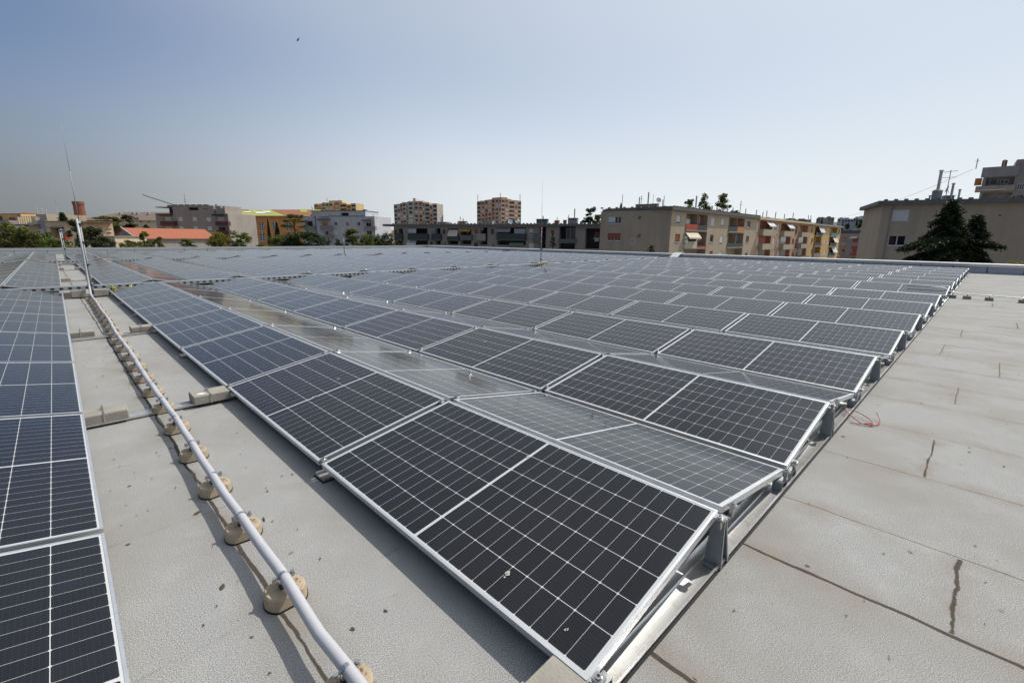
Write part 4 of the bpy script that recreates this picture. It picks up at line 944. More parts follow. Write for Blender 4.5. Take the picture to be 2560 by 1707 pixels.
for a in ((582.5, 553.5, 590.5, 571.5, False), (611, 554.5, 623.5, 572), (648, 555.5, 659.5, 573.5), (682, 556, 693.5, 574), (716, 557, 727.5, 575), (614, 582, 626.5, 600), (650, 583, 663, 602), (716, 583, 728, 601)): arch(F3, B, *a)
part('sill_band', 'frame', B, F3, F3.rc(650, 602.5, 664, 604), .02, .5)
ridge = F3.sz(640, 524.5, -9)[1]
def roofpoly(sa, ta, sb, tb, lift=0):
    P = lambda s, t_: F3.p(s, ze + .3 + (ridge - ze - .3) * t_ + lift, .7 - 9.7 * t_)
    return [P(sa[0], ta), P(sa[1], ta), P(sb[1], tb), P(sb[0], tb)]
mb = MB(); q = roofpoly((-1, F3.w + 1), 0, (-1, F3.w + 1), 1); mb.quad(*q); mb.quad(q[3], q[2], F3.p(F3.w + 1, ze, -18.5), F3.p(-1, ze, -18.5)); R3 = mb.build('roof', M['lime'], B)
for px, a, b in ((564, 0, 1), (770, 0, 1)): pass
def patch(px0, px1, ta, px2, px3, tb, mat, name, lift):
    sx = lambda px, t_: F3.sz(px, 535, .7 - 9.7 * t_)[0]
    mb = MB(); q = roofpoly((sx(px0, ta), sx(px1, ta)), ta, (sx(px2, tb), sx(px3, tb)), tb, lift); mb.add(q + [v - Vector((0, 0, .1)) for v in q], [(0, 1, 2, 3), (0, 4, 5, 1), (1, 5, 6, 2), (2, 6, 7, 3), (3, 7, 4, 0)]); mb.build(name, M[mat], R3)
patch(712, 778, .12, 680, 778, .97, 'rooftile', 'tile_patch', .12); patch(567, 590, .08, 567, 584, .3, 'orange_tile', 'tile_patch', .12); patch(562, 600, .86, 562, 600, .99, 'orange_tile', 'tile_patch', .12); patch(602, 622, .9, 602, 622, .99, 'rooftile', 'tile_patch', .12); patch(590, 604, .2, 590, 600, .34, 'rooftile', 'tile_patch', .12)
patch(641, 665, .35, 636, 655, .6, 'white', 'membrane_sheet', .14); patch(660, 680, .45, 655, 674, .7, 'white', 'membrane_sheet', .2); patch(611, 629, .52, 609, 627, .66, 'white', 'membrane_sheet', .14); patch(634, 638, .7, 633, 637, .82, 'white', 'membrane_sheet', .14); patch(752, 769, .5, 748, 768, .98, 'lime', 'tile_patch', .25)
part('eave', 'taupe', B, F3, (-1, F3.w + 1, ze - .05, ze + .32), .02, .8)
part('pilaster', 'cream', B, F3, (F3.sz(589.5, 560)[0], F3.sz(597, 560)[0], GZ, F3.sz(593, 524)[1]), .02, .9); bits(B, 'downpipe', 'taupe', lambda mb: mb.tube([F3.p(F3.sz(625, 560)[0], GZ, .15), F3.p(F3.sz(625, 560)[0], ze, .15)], .18, 6))
FA = Facade(576, 185, 604, 183); t = base(FA, 'small brick annex with white gable edge beside the orange building', 'annex', 'brick_annex')
a = FA.sz(579, 577); b = FA.sz(602, 596); mb = MB(); mb.add([FA.p(a[0], GZ), FA.p(b[0], GZ), FA.p(b[0], b[1]), FA.p(a[0], a[1]), FA.p(a[0], GZ, -8), FA.p(b[0], GZ, -8), FA.p(b[0], b[1], -8), FA.p(a[0], a[1], -8)], [(0, 1, 2, 3), (1, 5, 6, 2), (3, 2, 6, 7), (0, 3, 7, 4), (4, 7, 6, 5)]); mb.build('wall', M['rooftile'], t)
mb = MB(); mb.obox(FA.p(a[0] - .5, a[1], .05), FA.p(b[0] + .5, b[1]) - FA.p(a[0] - .5, a[1]), Vector((FA.n.x, FA.n.y, 0)) * .4, (0, 0, .5)); mb.build('gable_trim', M['white'], t)

# ------------------------------------------------------------------ pale stepped block
F4 = Facade(793, 156, 938.5, 152); F4l = Facade(760, 163, 793, 156)
B = base(F4, 'pale grey stepped apartment block with balconies, in front of the yellow tower')
zt = F4.sz(860, 541)[1]; zu = F4.sz(860, 528)[1]; ztl = F4.sz(815, 541)[1]
wr2 = [F4.rc(*r) for r in ((834.9, 555, 843, 564), (864.5, 555, 872.5, 564), (893, 555.5, 900.5, 564.5), (836.5, 577, 844.5, 585.5), (866, 578, 875, 587))]
dr = [F4.rc(*r) for r in ((805.5, 555, 819, 570), (915.5, 556.5, 927.5, 571), (814, 578, 821, 592), (917, 577, 929, 590), (815, 600, 823, 614))]
wall(F4, B, 'bluegrey', 0, F4.w, GZ, zt, [(*r, .12, 1) for r in wr2 + dr], depth=12); wall(F4l, B, 'bluegrey', -.5, F4l.w, GZ, ztl, [(*F4l.rc(762, 553, 782, 573), 1.2, 1)], depth=3, back=False, name='side_wall')
for i, r in enumerate(wr2): window(F4, B, r, cols=2, shut=(.2, .5, 0, 1, .3)[i], sm='shut_y' if i < 2 else 'shut_w')
for i, r in enumerate(dr): window(F4, B, r, cols=2, sill=False, shut=.9 if i == 0 else 0, sm='shut_y')
for r in ((800, 564.7, 828.7, 575), (810, 586.6, 829.8, 596.3), (911.5, 565.7, 938, 574.9)): balcony(F4, B, F4.rc(*r, 1.1), 'greyst2', 1.1, 'taupe')
balcony(F4l, B, F4l.rc(759, 566, 783, 574, 1), 'greyst2', 1.0, 'taupe')
s0, s1 = F4.sz(778, 530)[0], F4.sz(913.5, 535)[0]; uh = F4.rc(851.7, 532, 871.5, 539.5)
wall(F4, B, 'bluegrey', s0, s1, zt + .01, zu, [(*uh, 1, 1)], depth=9, name='upper_wall'); part('coping_slab', 'eave', B, F4, (s0 - .1, s1 + .1, zu, zu + .18), -9, .12); part('coping_slab', 'eave', B, F4, (F4.sz(824, 540)[0], F4.sz(912, 540)[0], zt, zt + .16), -.4, .1)
part('terrace_block', 'cream', B, F4, (F4.sz(911, 545)[0], F4.w, zt - .4, F4.sz(925, 543)[1]), -3, -.6); part('terrace_screen', 'bluegrey', B, F4, (F4.sz(799, 540)[0], F4.sz(823, 540)[0], zt - .01, F4.sz(810, 530)[1]), -.3, .3)
for r in ((797, 547, 826, 551), (909, 549.5, 934, 553)): part('awning', 'eave', B, F4, F4.rc(*r), .05, 1.3)
s_, z_ = F4.sz(780, 517, -3); flue(B, F4.p(s_, zu, -3), z_ - zu, .14); chimney_stack(B, F4, F4.sz(895, 525)[0], F4.sz(903, 525)[0], -4, -3, zu, F4.sz(899, 524, -3)[1], 'greyst', 2); s_, z_ = F4.sz(932, 536, -1); antenna(B, F4.p(s_, zt, -1), z_ - zt, 1, .5)
bits(B, 'downpipe', 'eave', lambda mb: mb.tube([F4.p(-.15, GZ, .1), F4.p(-.15, zt, .1)], .14, 6))

# ------------------------------------------------------------------ towers on the skyline
def tower(label, wallm, planes, accent, tops, extras, wm_=('pane', 'frame')):
    F = planes[0][0]; t = base(F, label, 'apartment tower', 'apartment_tower')
    for F, cols, ytop, fl in planes:
        zt = F.sz((cols[0][0] + cols[-1][1]) / 2, ytop)[1]; holes = []; wins = []
        for ci, (px0, px1, dy, kind) in enumerate(cols):
            z1 = F.sz((px0 + px1) / 2, ytop + dy)[1]; s0, s1 = F.sz(px0, 540)[0], F.sz(px1, 540)[0]
            proj = .0 if kind != 'bay' else .9
            mb = MB(); fbox(mb, F, s0, s1, GZ, z1, -10, proj)
            mb.build('wall', M[accent if kind == 'acc' else wallm], t)
            for k in range(fl):
                zc = z1 - 1.9 - 2.85 * k
                if zc < 6: break
                rnd = random.random()
                if kind == 'log':
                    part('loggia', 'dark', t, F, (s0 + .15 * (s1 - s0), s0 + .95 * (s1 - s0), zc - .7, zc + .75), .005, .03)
                    if rnd < .5: part('glazing', 'pane', t, F, (s0 + .5 * (s1 - s0), s0 + .93 * (s1 - s0), zc - .4, zc + .7), .03, .06)
                else:
                    a, b = s0 + .22 * (s1 - s0), s0 + .78 * (s1 - s0); part('window', 'shut_w' if rnd < .35 else ('dark' if rnd < .6 else 'pane'), t, F, (a, b, zc - .55, zc + .75), proj + .005, proj + .05)
    for f in extras: f(t)
    return t
def topbox(F, px0, px1, py0, py1, off0, off1, mat, name='roof_house'): return lambda t: part(name, mat, t, F, F.rc(px0, py0, px1, py1, off1), off0, off1)
def topant(F, px, py0, py1, n, off=-3): return lambda t: antenna(t, F.p(*F.sz(px, py1, off), off), F.sz(px, py0, off)[1] - F.sz(px, py1, off)[1], n, .3)
Fg = Facade(985.5, 345, 1093, 335)
tower('weathered grey brown tower block left of the pink tower', 'towergrey', [(Fg, [(985.5, 993, 6, 'log'), (993, 1001, 5, 'w'), (1001, 1008, 3, 'acc'), (1008, 1018, 1, 'bay'), (1018, 1022, 0, 'w'), (1022, 1036, -1, 'bay'), (1036, 1047, -2, 'w'), (1047, 1057, -2, 'acc'), (1057, 1062, 1, 'w'), (1062, 1074, 2, 'log'), (1074, 1082, 7, 'acc'), (1082, 1093, 4, 'log')], 505, 6)], 'pink', 0,
      [topbox(Fg, 1032.5, 1038, 495.5, 505, -6, -4, 'towergrey', 'chimney'), topant(Fg, 1047, 499, 504, 1), topant(Fg, 1056, 501, 506, 1), topbox(Fg, 1021, 1057, 503, 506, -6, -1, 'towergrey')])
Fp, Fq = Facade(1192.5, 350, 1253, 332), Facade(1253, 332, 1302.5, 343)
tower('pink tower block with masts on its roof corners', 'towerpink', [(Fp, [(1192.5, 1201, 7, 'log'), (1201, 1204, 6, 'acc'), (1204, 1212, 6, 'w'), (1212, 1220, 4, 'acc'), (1220, 1229, 3, 'w'), (1229, 1237, 1, 'acc'), (1237, 1247, 0, 'w'), (1247, 1253, 0, 'w')], 496, 7), (Fq, [(1253, 1262, 0, 'log'), (1262, 1271, 1, 'acc'), (1271, 1286, 4, 'log'), (1286, 1294, 5, 'acc'), (1294, 1302.5, 6, 'log')], 496, 7)], 'pink', 0,
      [topbox(Fp, 1230, 1252, 494, 497, -6, -1, 'pink'), topbox(Fq, 1254, 1268, 493.5, 497, -6, -1, 'pink'), topant(Fp, 1194.5, 488, 502, 3, -1), topant(Fp, 1251, 483, 495, 3, -1), topant(Fq, 1300, 487, 502, 3, -1)])
Fy = Facade(787, 395, 891, 380)
tower('yellow and orange tower top peeping over the pale stepped block', 'toweryel', [(Fy, [(787, 793, 6, 'w'), (793, 799, 5, 'bay'), (799, 807, 5, 'acc'), (807, 815, 2, 'w'), (815, 825, 2, 'w'), (825, 836.5, 2, 'bay'), (836.5, 850, 6, 'acc'), (850, 868, 4, 'log'), (868, 879, 7, 'acc'), (879, 891, 4, 'log')], 504.5, 3)], 'orange', 0,
      [topbox(Fy, 822, 855, 501.5, 507, -7, -1, 'cream'), topant(Fy, 818, 496, 505, 1), topant(Fy, 847, 499, 502, 1)])

# ------------------------------------------------------------------ far left: cream houses, chimney, long roof, red roofed house
F1 = Facade(-60, 130, 63, 124); t = base(F1, 'cream terraced building behind the trees at the left edge', 'building', 'terraced_building')
ua = F1.rc(-10, 540, 6, 552); ub = F1.rc(22, 543, 39, 551.5)
wall(F1, t, 'ochre', 0, F1.w, GZ, F1.sz(30, 535.5)[1], [(*ua, .15, 1), (*ub, .15, 1)], depth=10)
window(F1, t, ua, shut=.9, sm='shut_b'); window(F1, t, ub, shut=1, sm='rooftile'); part('coping_slab', 'rooftile', t, F1, (0, F1.w, F1.sz(30, 535.5)[1], F1.sz(30, 534)[1]), -10, .15)
part('terrace_front', 'greyst', t, F1, (0, F1.sz(60, 560)[0], GZ, F1.sz(20, 552)[1]), .3, 3); part('stair_house', 'rooftile', t, F1, F1.rc(24, 532, 40, 535), -5, -2); dish(t, F1.p(*F1.sz(47, 539), .4), .4, (-.7, -.7, .2), 'greyst')
F1b = Facade(62, 122, 126, 116); t = base(F1b, 'cream house with white rails and a satellite dish at the far left', 'house', 'terrace_house')
wall(F1b, t, 'beige', F1b.sz(91, 545)[0], F1b.w, GZ, F1b.sz(110, 535.5)[1], [], depth=8); wall(F1b, t, 'cream', 0, F1b.sz(91, 545)[0] - .01, GZ, F1b.sz(80, 541)[1], [], depth=8)
mb = MB(); s0, s1 = F1b.sz(66, 560)[0], F1b.sz(95, 560)[0]; zz0, zz1 = F1b.sz(80, 561.5)[1], F1b.sz(80, 543)[1]
for i in range(6): a = s0 + (s1 - s0) * i / 5; fbox(mb, F1b, a, a + .3, zz0, zz1, 1.2, 1.5)
mb.build('terrace_posts', M['cream'], t); part('terrace_slab', 'eave', t, F1b, (F1b.sz(60, 563)[0], F1b.sz(107, 563)[0], F1b.sz(80, 565)[1], zz0), .01, 2.5)
dish(t, F1b.p(*F1b.sz(104, 546.5), .8), .55, (-.5, -.8, .25)); 
for px, py in ((91, 520), (103, 522), (114, 524)): s_, z_ = F1b.sz(px, py, -2); antenna(t, F1b.p(s_, F1b.sz(px, 536, -2)[1], -2), z_ - F1b.sz(px, 536, -2)[1], 1, .4)
F1c = Facade(107, 113, 168, 107); t = base(F1c, 'beige house wing with a red orange balcony at the left', 'house', 'house_wing')
hb = F1c.rc(127, 569, 161, 594)
wall(F1c, t, 'cream', F1c.sz(113, 560)[0], F1c.w, GZ, F1c.sz(130, 554.5)[1], [(*hb, 1.3, 1)], depth=9); wall(F1c, t, 'greyst', 0, F1c.sz(113, 560)[0] - .01, GZ, F1c.sz(110, 552)[1], [], depth=9, name='side_wall')
balcony(F1c, t, F1c.rc(144.5, 587, 164.5, 597.5, .9), 'redpan', 1.0, 'rooftile'); part('awning', 'rooftile', t, F1c, F1c.rc(127, 568, 160, 570), .02, .8); part('curtain', 'awnw', t, F1c, F1c.rc(144, 572, 158, 587), -.2, -.17); part('shutter', 'bluegrey', t, F1c, F1c.rc(99.5, 573, 111.5, 586), .02, .05); part('roof', 'oldtile', t, F1c, (F1c.sz(113, 560)[0], F1c.w + 2, F1c.sz(130, 554.5)[1], F1c.sz(130, 553)[1]), -9, .2)
t = thing('brick_chimney', 'tapered red brick factory chimney behind the left lightning mast', 'chimney', (0, 0, 0)); Q = at(205, 560, 132); t.location = (Q.x, Q.y, GZ); zt = at(198, 505, 132).z
mb = MB(); mb.tube([Vector((Q.x, Q.y, GZ)), Vector((Q.x, Q.y, zt - .8)), Vector((Q.x, Q.y, zt - .8)), Vector((Q.x, Q.y, zt))], [1.75, 1.22, 1.35, 1.35], 18); mb.build('shaft', M['brick'], t)
F0 = Facade(205, 228, 405, 220); t = base(F0, 'long building with weathered brown hip roof behind the pines', 'building', 'hip_roof_building'); ze = F0.sz(350, 551)[1]; zr2 = F0.sz(300, 530.5, -8)[1]
vt = [F0.rc(350, 553, 355, 556), F0.rc(369, 553.5, 374, 556.5)]
wall(F0, t, 'cream', 0, F0.w, GZ, ze, [(*v, .3, 1) for v in vt], depth=16)
mb = MB(); a, b, c, d = F0.p(-1, ze, .8), F0.p(F0.w + 1, ze, .8), F0.p(F0.w + 1, zr2, -8), F0.p(F0.sz(264, 540)[0], zr2, -8); e, f = F0.p(-1, ze, -17), F0.p(F0.w + 1, ze, -17)
mb.add([a, b, c, d, e, f], [(0, 1, 2, 3), (0, 3, 4), (4, 3, 2, 5)]); r0 = mb.build('roof', M['oldtile'], t)
for px in (302, 334, 345, 372): part('dormer', 'greyst', r0, F0, F0.rc(px, 532, px + 3.5, 536, -6), -6.5, -5)
Fh = Facade(284, 112, 344, 108); t = base(Fh, 'house with bright orange tiled roof and taupe gable, left of the grey block', 'house', 'gabled_house')
ap = Fh.sz(308, 569.5); el = Fh.sz(285.5, 594); er = Fh.sz(342, 593.5); dv = 19
mb = MB(); pf = [(el[0], GZ), (er[0], GZ), (er[0], er[1]), ap, (el[0], el[1])]
mb.add([Fh.p(*c) for c in pf] + [Fh.p(*c, -dv) for c in pf], [(0, 1, 2, 3, 4), (9, 8, 7, 6, 5), (1, 6, 7, 2), (4, 9, 5, 0)]); mb.build('wall', M['taupe'], t)
mb = MB(); mb.quad(Fh.p(*ap, .4), Fh.p(er[0] + .5, er[1] - .3, .4), Fh.p(er[0] + .5, er[1] - .3, -dv), Fh.p(*ap, -dv)); mb.quad(Fh.p(*ap, .4), Fh.p(*ap, -dv), Fh.p(el[0] - .5, el[1] - .3, -dv), Fh.p(el[0] - .5, el[1] - .3, .4)); mb.build('roof', M['orange_tile'], t)
mb = MB(); mb.obox(Fh.p(ap[0], ap[1] - .1, .42), Fh.p(er[0] + .6, er[1] - .4, .42) - Fh.p(ap[0], ap[1] - .1, .42), Vector((Fh.n.x, Fh.n.y, 0)) * .15, (0, 0, .35)); mb.build('gable_trim', M['bluegrey'], t)
for r in ((294, 595, 299, 607), (310, 592, 315, 606)): part('window', 'dark', t, Fh, Fh.rc(*r), .01, .06)
Fl = Facade(262, 95, 286, 94); t = base(Fl, 'low pale outbuilding beside the orange roofed house', 'shed', 'outbuilding'); wall(Fl, t, 'cream', 0, Fl.w, GZ, Fl.sz(275, 592)[1], [], depth=6); flat_roof(Fl, t, 0, Fl.w, Fl.sz(275, 592)[1], 6, .2, .15, 'taupe')
Fr = Facade(937, 185, 962, 183); t = base(Fr, 'small house with a coral tiled roof behind the trees right of the pale block', 'house', 'small_house'); wall(Fr, t, 'cream', 0, Fr.w, GZ, Fr.sz(950, 577)[1], [], depth=8)
mb = MB(); zz = Fr.sz(950, 578)[1]; zp = Fr.sz(946, 570)[1]; mb.add([Fr.p(-.5, zz, .5), Fr.p(Fr.w + .5, zz, .5), Fr.p(Fr.w * .45, zp, -4), Fr.p(-.5, zz, -9), Fr.p(Fr.w + .5, zz, -9)], [(0, 1, 2), (1, 4, 2), (4, 3, 2), (3, 0, 2)]); mb.build('roof', M['orange_tile'], t)

# ------------------------------------------------------------------ hillside suburb at right
mb = MB(); k = 24
pts = [at(1700 + i * 40, 566 - 12 * math.exp(-((i - 11) / 6) ** 2) + (i % 3), 520) for i in range(k)]
for i in range(k - 1):
    a, b = pts[i], pts[i + 1]; na = Vector((a.x - CAM.x, a.y - CAM.y, 0)).normalized()
    mb.quad(Vector((a.x, a.y, GZ)) - na * 330, Vector((b.x, b.y, GZ)) - na * 330, b, a); mb.quad(a, b, Vector((b.x, b.y, GZ)) + na * 500, Vector((a.x, a.y, GZ)) + na * 500)
o = mb.build('hill', M['hill'], smooth=True); tag(o, 'low green hill behind the town', 'hill', kind='structure')
for i, (px0, px1, py0, py1, t_, mt) in enumerate(((2040, 2050, 545.5, 556, 420, 'greyst'), (2061, 2084, 543.5, 561, 430, 'taupe'), (2093, 2112, 546, 556, 440, 'bluegrey'), (2104, 2133, 547, 563, 410, 'bluegrey'), (2133, 2145, 544.5, 566, 400, 'bluegrey'), (2143, 2176, 542.5, 561, 430, 'taupe'), (2174, 2200, 546, 561, 420, 'taupe'), (1990, 2028, 549, 556, 450, 'greyst'))):
    Fx = Facade(px0, t_, px1, t_ - 4, 555); t = base(Fx, ('small grey hillside house left of the dark trees', 'wide taupe hillside house above the yellow section', 'pale hillside house in the middle of the row', 'white terraced hillside houses with dark openings', 'narrow white hillside house', 'taupe hillside block below the tall cypress', 'brownish hillside house at the right end', 'low grey hillside house behind the long block')[i], 'house', 'hillside_house')
    zb, zt = Fx.sz((px0 + px1) / 2, py1 + 14)[1], Fx.sz((px0 + px1) / 2, py0)[1]; mb = MB(); fbox(mb, Fx, 0, Fx.w, zb, zt, -8, 0); fbox(mb, Fx, Fx.w * .2, Fx.w * .6, zt, zt + .9, -6, -.5); mb.build('wall', M[mt], t)
    for j in range(max(2, int((px1 - px0) / 7))): s_ = Fx.w * (j + .5) / max(2, int((px1 - px0) / 7)); part('window', 'dark', t, Fx, (s_ - .7, s_ + .7, zt - 2.6, zt - 1.2), .01, .06)
Fs = Facade(2094, 182, 2168, 172); Ft = Facade(2168, 172, 2200, 184); t = base(Fs, 'grey block with orange shutters and stacked awnings, seen between the yellow and shaded blocks')
zt = Fs.sz(2130, 584)[1]; rr = [Fs.rc(*r) for r in ((2108, 589, 2116, 597), (2131, 597, 2144, 606), (2104.5, 624, 2111.5, 630), (2131, 623, 2140, 632), (2101, 640, 2108, 648), (2128, 640, 2137, 648), (2105, 608, 2112, 612))]
wall(Fs, t, 'greyst', -1.5, Fs.w, GZ, zt, [(*r, .1, 1) for r in rr], depth=10); wall(Ft, t, 'greyst', 0, Ft.w, GZ, Ft.sz(2185, 582)[1], [Ft.rc(*r) + (1.2, 1) for r in ((2172, 594, 2186, 602), (2171, 606, 2184, 616), (2170, 623, 2183, 634), (2169, 640, 2182, 648))], depth=.4, back=False)
for i, r in enumerate(rr): window(Fs, t, r, cols=1, shut=(.7, 1, 0, 1, 1, .6, .8)[i], sm=('shut_y', 'redpan', 0, 'redpan', 'shut_y', 'shut_y', 'shut_w')[i] or 'shut_w')
for r, mt in (((2106, 598, 2114, 602), 'orangepan'), ((2104, 614, 2113, 622), 'orangepan'), ((2128.5, 616, 2143, 622), 'redpan'), ((2126, 632.5, 2140, 638), 'redpan'), ((2103, 631, 2111, 636), 'orangepan')): part('shutter_panel', mt, t, Fs, Fs.rc(*r), .02, .2)
awning(Fs, t, Fs.rc(2129, 591.5, 2147, 595), 'awn', 1.2)
for r, mt in (((2173, 596, 2188, 603), 'awnr'), ((2170, 617, 2184, 624), 'awnr'), ((2173, 639, 2181, 642), 'awnr')): awning(Ft, t, Ft.rc(*r), mt, 1.2)
part('stair_tower', 'bluegrey', t, Fs, (Fs.sz(2153, 600)[0], Fs.sz(2163, 600)[0], GZ, zt + .4), .02, 1.2); part('roof', 'tin', t, Fs, (-1.5, Fs.w + .4, zt, zt + 1.2), -8, -.6)
for px in (2118, 2150): part('dormer', 'metalgrey', t, Fs, Fs.rc(px, 573, px + 12, 581, -3), -6, -3)
a, b = at(2040, 551, 300), at(2432, 424, 106); mb = MB(); mb.tube([a + (b - a) * (i / 14) - Vector((0, 0, 3.0 * 4 * (i / 14) * (1 - i / 14))) for i in range(15)], .035, 5); o = mb.build('overhead_cable', M['metalgrey']); tag(o, 'thin overhead cable running up to the tall block at the right', 'cable')

# ------------------------------------------------------------------ trees
def leaf_quad(mb, c, sz_, g, flat=0):
    n = Vector((g.gauss(0, 1), g.gauss(0, 1), g.gauss(0, 1) + flat)).normalized(); a = n.orthogonal().normalized(); b = n.cross(a); t_ = g.uniform(0, 6.28)
    u = (a * math.cos(t_) + b * math.sin(t_)) * sz_; v = (b * math.cos(t_) - a * math.sin(t_)) * sz_ * g.uniform(.5, .9)
    mb.quad(c - u, c - v * .8 + u * .1, c + u, c + v)
def crown_mesh(name, kind, seed, mat):
    """crown filling about x,y in -.5..+.5, z in 0..1; returns crown and trunk meshes"""
    g = random.Random(seed); mb = MB(); tr = MB(); cl = []
    if kind == 'round':
        for _ in range(46):
            d = Vector((g.gauss(0, 1), g.gauss(0, 1), g.gauss(0, 1))).normalized(); q = g.uniform(.35, 1) ** .6; cl.append((Vector((d.x * .40 * q, d.y * .40 * q, .52 + d.z * .42 * q)), g.uniform(.08, .17), 1))
        tr.tube([(0, 0, -.9), (.01, 0, 0), (.02, .01, .4)], [.045, .035, .02], 7)
        for _ in range(7): a = g.uniform(0, 6.28); tr.tube([(.01, 0, .05 + .05 * _), (.3 * math.cos(a), .3 * math.sin(a), .45 + .05 * _)], [.016, .006], 5)
    elif kind == 'umbrella':
        for _ in range(40):
            a = g.uniform(0, 6.28); r = g.uniform(0, 1) ** .5 * .45; lay = g.choice((.45, .66, .85)); r *= (1.0, .85, .6)[(.45, .66, .85).index(lay)]; cl.append((Vector((r * math.cos(a), r * math.sin(a), lay + g.uniform(-.04, .05) - r * .12)), g.uniform(.07, .13), .42))
        tr.tube([(0, 0, -.9), (.02, 0, .2), (.0, 0, .75)], [.04, .03, .015], 7)
        for _ in range(9): a = g.uniform(0, 6.28); tr.tube([(.01, 0, .2 + .05 * _), (.36 * math.cos(a), .36 * math.sin(a), .42 + .045 * _)], [.012, .004], 5)
    elif kind == 'cypress':
        for i in range(70): z = (i + .5) / 70; r = .36 * (1 - z) ** .7 * min(1, z * 9 + .45); a = i * 2.4; cl.append((Vector((r * .6 * math.cos(a), r * .6 * math.sin(a), z * .97)), .10 * (1.1 - z * .6), 1.3))
        tr.tube([(0, 0, -.3), (0, 0, .8)], [.06, .01], 6)
    elif kind == 'conifer':
        for i in range(16):
            z = .04 + .92 * i / 16; r = .5 * (1 - z) ** .85 + .02; k = 7 if i < 12 else 4
            for j in range(k): a = i * 1.1 + j * 6.28 / k + g.uniform(-.3, .3); q = r * g.uniform(.55, 1.05); [cl.append((Vector((q * f * math.cos(a), q * f * math.sin(a), z - .07 * f * f + g.uniform(-.015, .015))), .045 + .04 * (1 - z), .45)) for f in (.35, .7, 1.0)]
        tr.tube([(0, 0, -.5), (0, 0, .95)], [.035, .006], 7)
    elif kind == 'ragged':
        for _ in range(34):
            z = g.uniform(.08, .97); r = .46 * (1 - z * .62) * g.uniform(.2, 1); a = g.uniform(0, 6.28); cl.append((Vector((r * math.cos(a), r * math.sin(a), z)), g.uniform(.06, .14), .8))
        tr.tube([(0, 0, -.9), (.02, 0, .3), (-.01, 0, .9)], [.04, .028, .008], 7)
        for _ in range(9): a = g.uniform(0, 6.28); tr.tube([(0, 0, .1 + .08 * _), (.3 * math.cos(a), .3 * math.sin(a), .25 + .075 * _)], [.013, .004], 5)
    elif kind == 'bush':
        for _ in range(40): a = g.uniform(0, 6.28); r = g.uniform(0, 1) ** .5 * .45; cl.append((Vector((r * math.cos(a), r * math.sin(a), g.uniform(.05, .85) * (1 - r * .9))), g.uniform(.08, .16), .8))
        tr.tube([(0, 0, -.6), (0, 0, .4)], [.04, .02], 6)
    per = {'round': 95, 'umbrella': 85, 'cypress': 46, 'conifer': 22, 'ragged': 95, 'bush': 80}[kind]; ls = {'round': .026, 'umbrella': .021, 'cypress': .034, 'conifer': .022, 'ragged': .026, 'bush': .035}[kind]
    for c, r, fz in cl:
        for _ in range(per):
            d = Vector((g.gauss(0, 1), g.gauss(0, 1), g.gauss(0, 1))).normalized() * (g.uniform(0, 1) ** .45); leaf_quad(mb, c + Vector((d.x * r, d.y * r, d.z * r * fz)), ls * g.uniform(.7, 1.35), g, .8)
    return mb.mesh('crown', M[mat]), tr.mesh('trunk', M['trunk'])
PROTO = {}
def tree(kind, mat, var, px, pytop, width_px, t_, label, pybot=None, name='tree', grp=None, pale=None):
    """a tree whose crown top is at px,pytop, crown width in pixels at depth t_; crown reaches down to pybot"""
    key = (kind, mat, var)
    if key not in PROTO: PROTO[key] = crown_mesh(name, kind, hash((kind, var)) % 999 if False else sum(map(ord, kind)) + var * 17, mat)
    top = at(px, pytop, t_); w_ = width_px * t_ / _F; bot = at(px, pybot if pybot else pytop + width_px * .95, t_).z; h = max(top.z - bot, .5)
    o = thing(name, label, 'tree' if name != 'bush' else 'bush', (top.x, top.y, bot), grp); o.rotation_euler.z = (px * 7.13) % 6.28
    c = obj('crown', PROTO[key][0], o); c.scale = (w_, w_, h); tm = PROTO[key][1].copy(); lo = (bot - GZ) / max(.01, -min(v.co.z for v in tm.vertices))
    for v in tm.vertices: v.co = (v.co.x * w_, v.co.y * w_, v.co.z * (h * .92 if v.co.z > 0 else lo))
    tk = obj('trunk', tm, o); return o
G1 = None
T = tree
T('round', 'leaf', 0, 14, 551, 95, 72, 'olive green broadleaf tree at the extreme left edge', 640); T('round', 'leaf', 1, 78, 560, 100, 68, 'olive tree in front of the cream house, second from the left edge', 645); T('round', 'leafg', 2, 128, 592, 60, 66, 'smaller tree under the red balcony house', 640)
T('bush', 'leaf', 0, 168, 606, 50, 66, 'low shrubby tree just left of the big lightning mast', 640)
T('conifer', 'cedar', 0, 153, 525, 62, 112, 'dark conifer behind the cream houses at left', 600, 'conifer_tree'); T('ragged', 'leafd', 0, 186, 552, 60, 100, 'dark tree right below the dark conifer', 620); T('ragged', 'leafd', 1, 222, 566, 95, 84, 'large dark tree right of the big lightning mast', 632); T('round', 'leafd', 3, 252, 588, 62, 80, 'dark round tree left of the pale outbuilding', 635)
T('umbrella', 'pine', 0, 256, 536, 88, 118, 'umbrella pine with bright flat layers beneath the hip roof', 588, 'pine_tree'); T('umbrella', 'pine', 1, 275, 556, 60, 115, 'lower umbrella pine left of the orange roofed house', 600, 'pine_tree'); T('ragged', 'pine', 2, 292, 543, 40, 117, 'narrow pine between the umbrella pine and the dark tree', 588, 'pine_tree'); T('ragged', 'leafd', 2, 322, 538, 66, 120, 'dark ragged tree before the long hip roof', 585); T('conifer', 'leafd', 5, 364, 560, 26, 122, 'small palm like tree above the orange roof', 575, 'small_tree')
T('ragged', 'leaf', 3, 357, 580, 62, 78, 'tree in front of the bright orange roof', 632); T('round', 'leaf', 4, 322, 600, 50, 76, 'low tree below the taupe gable', 632); T('ragged', 'leaf', 5, 394, 592, 44, 80, 'tree touching the left foot of the grey block', 632)
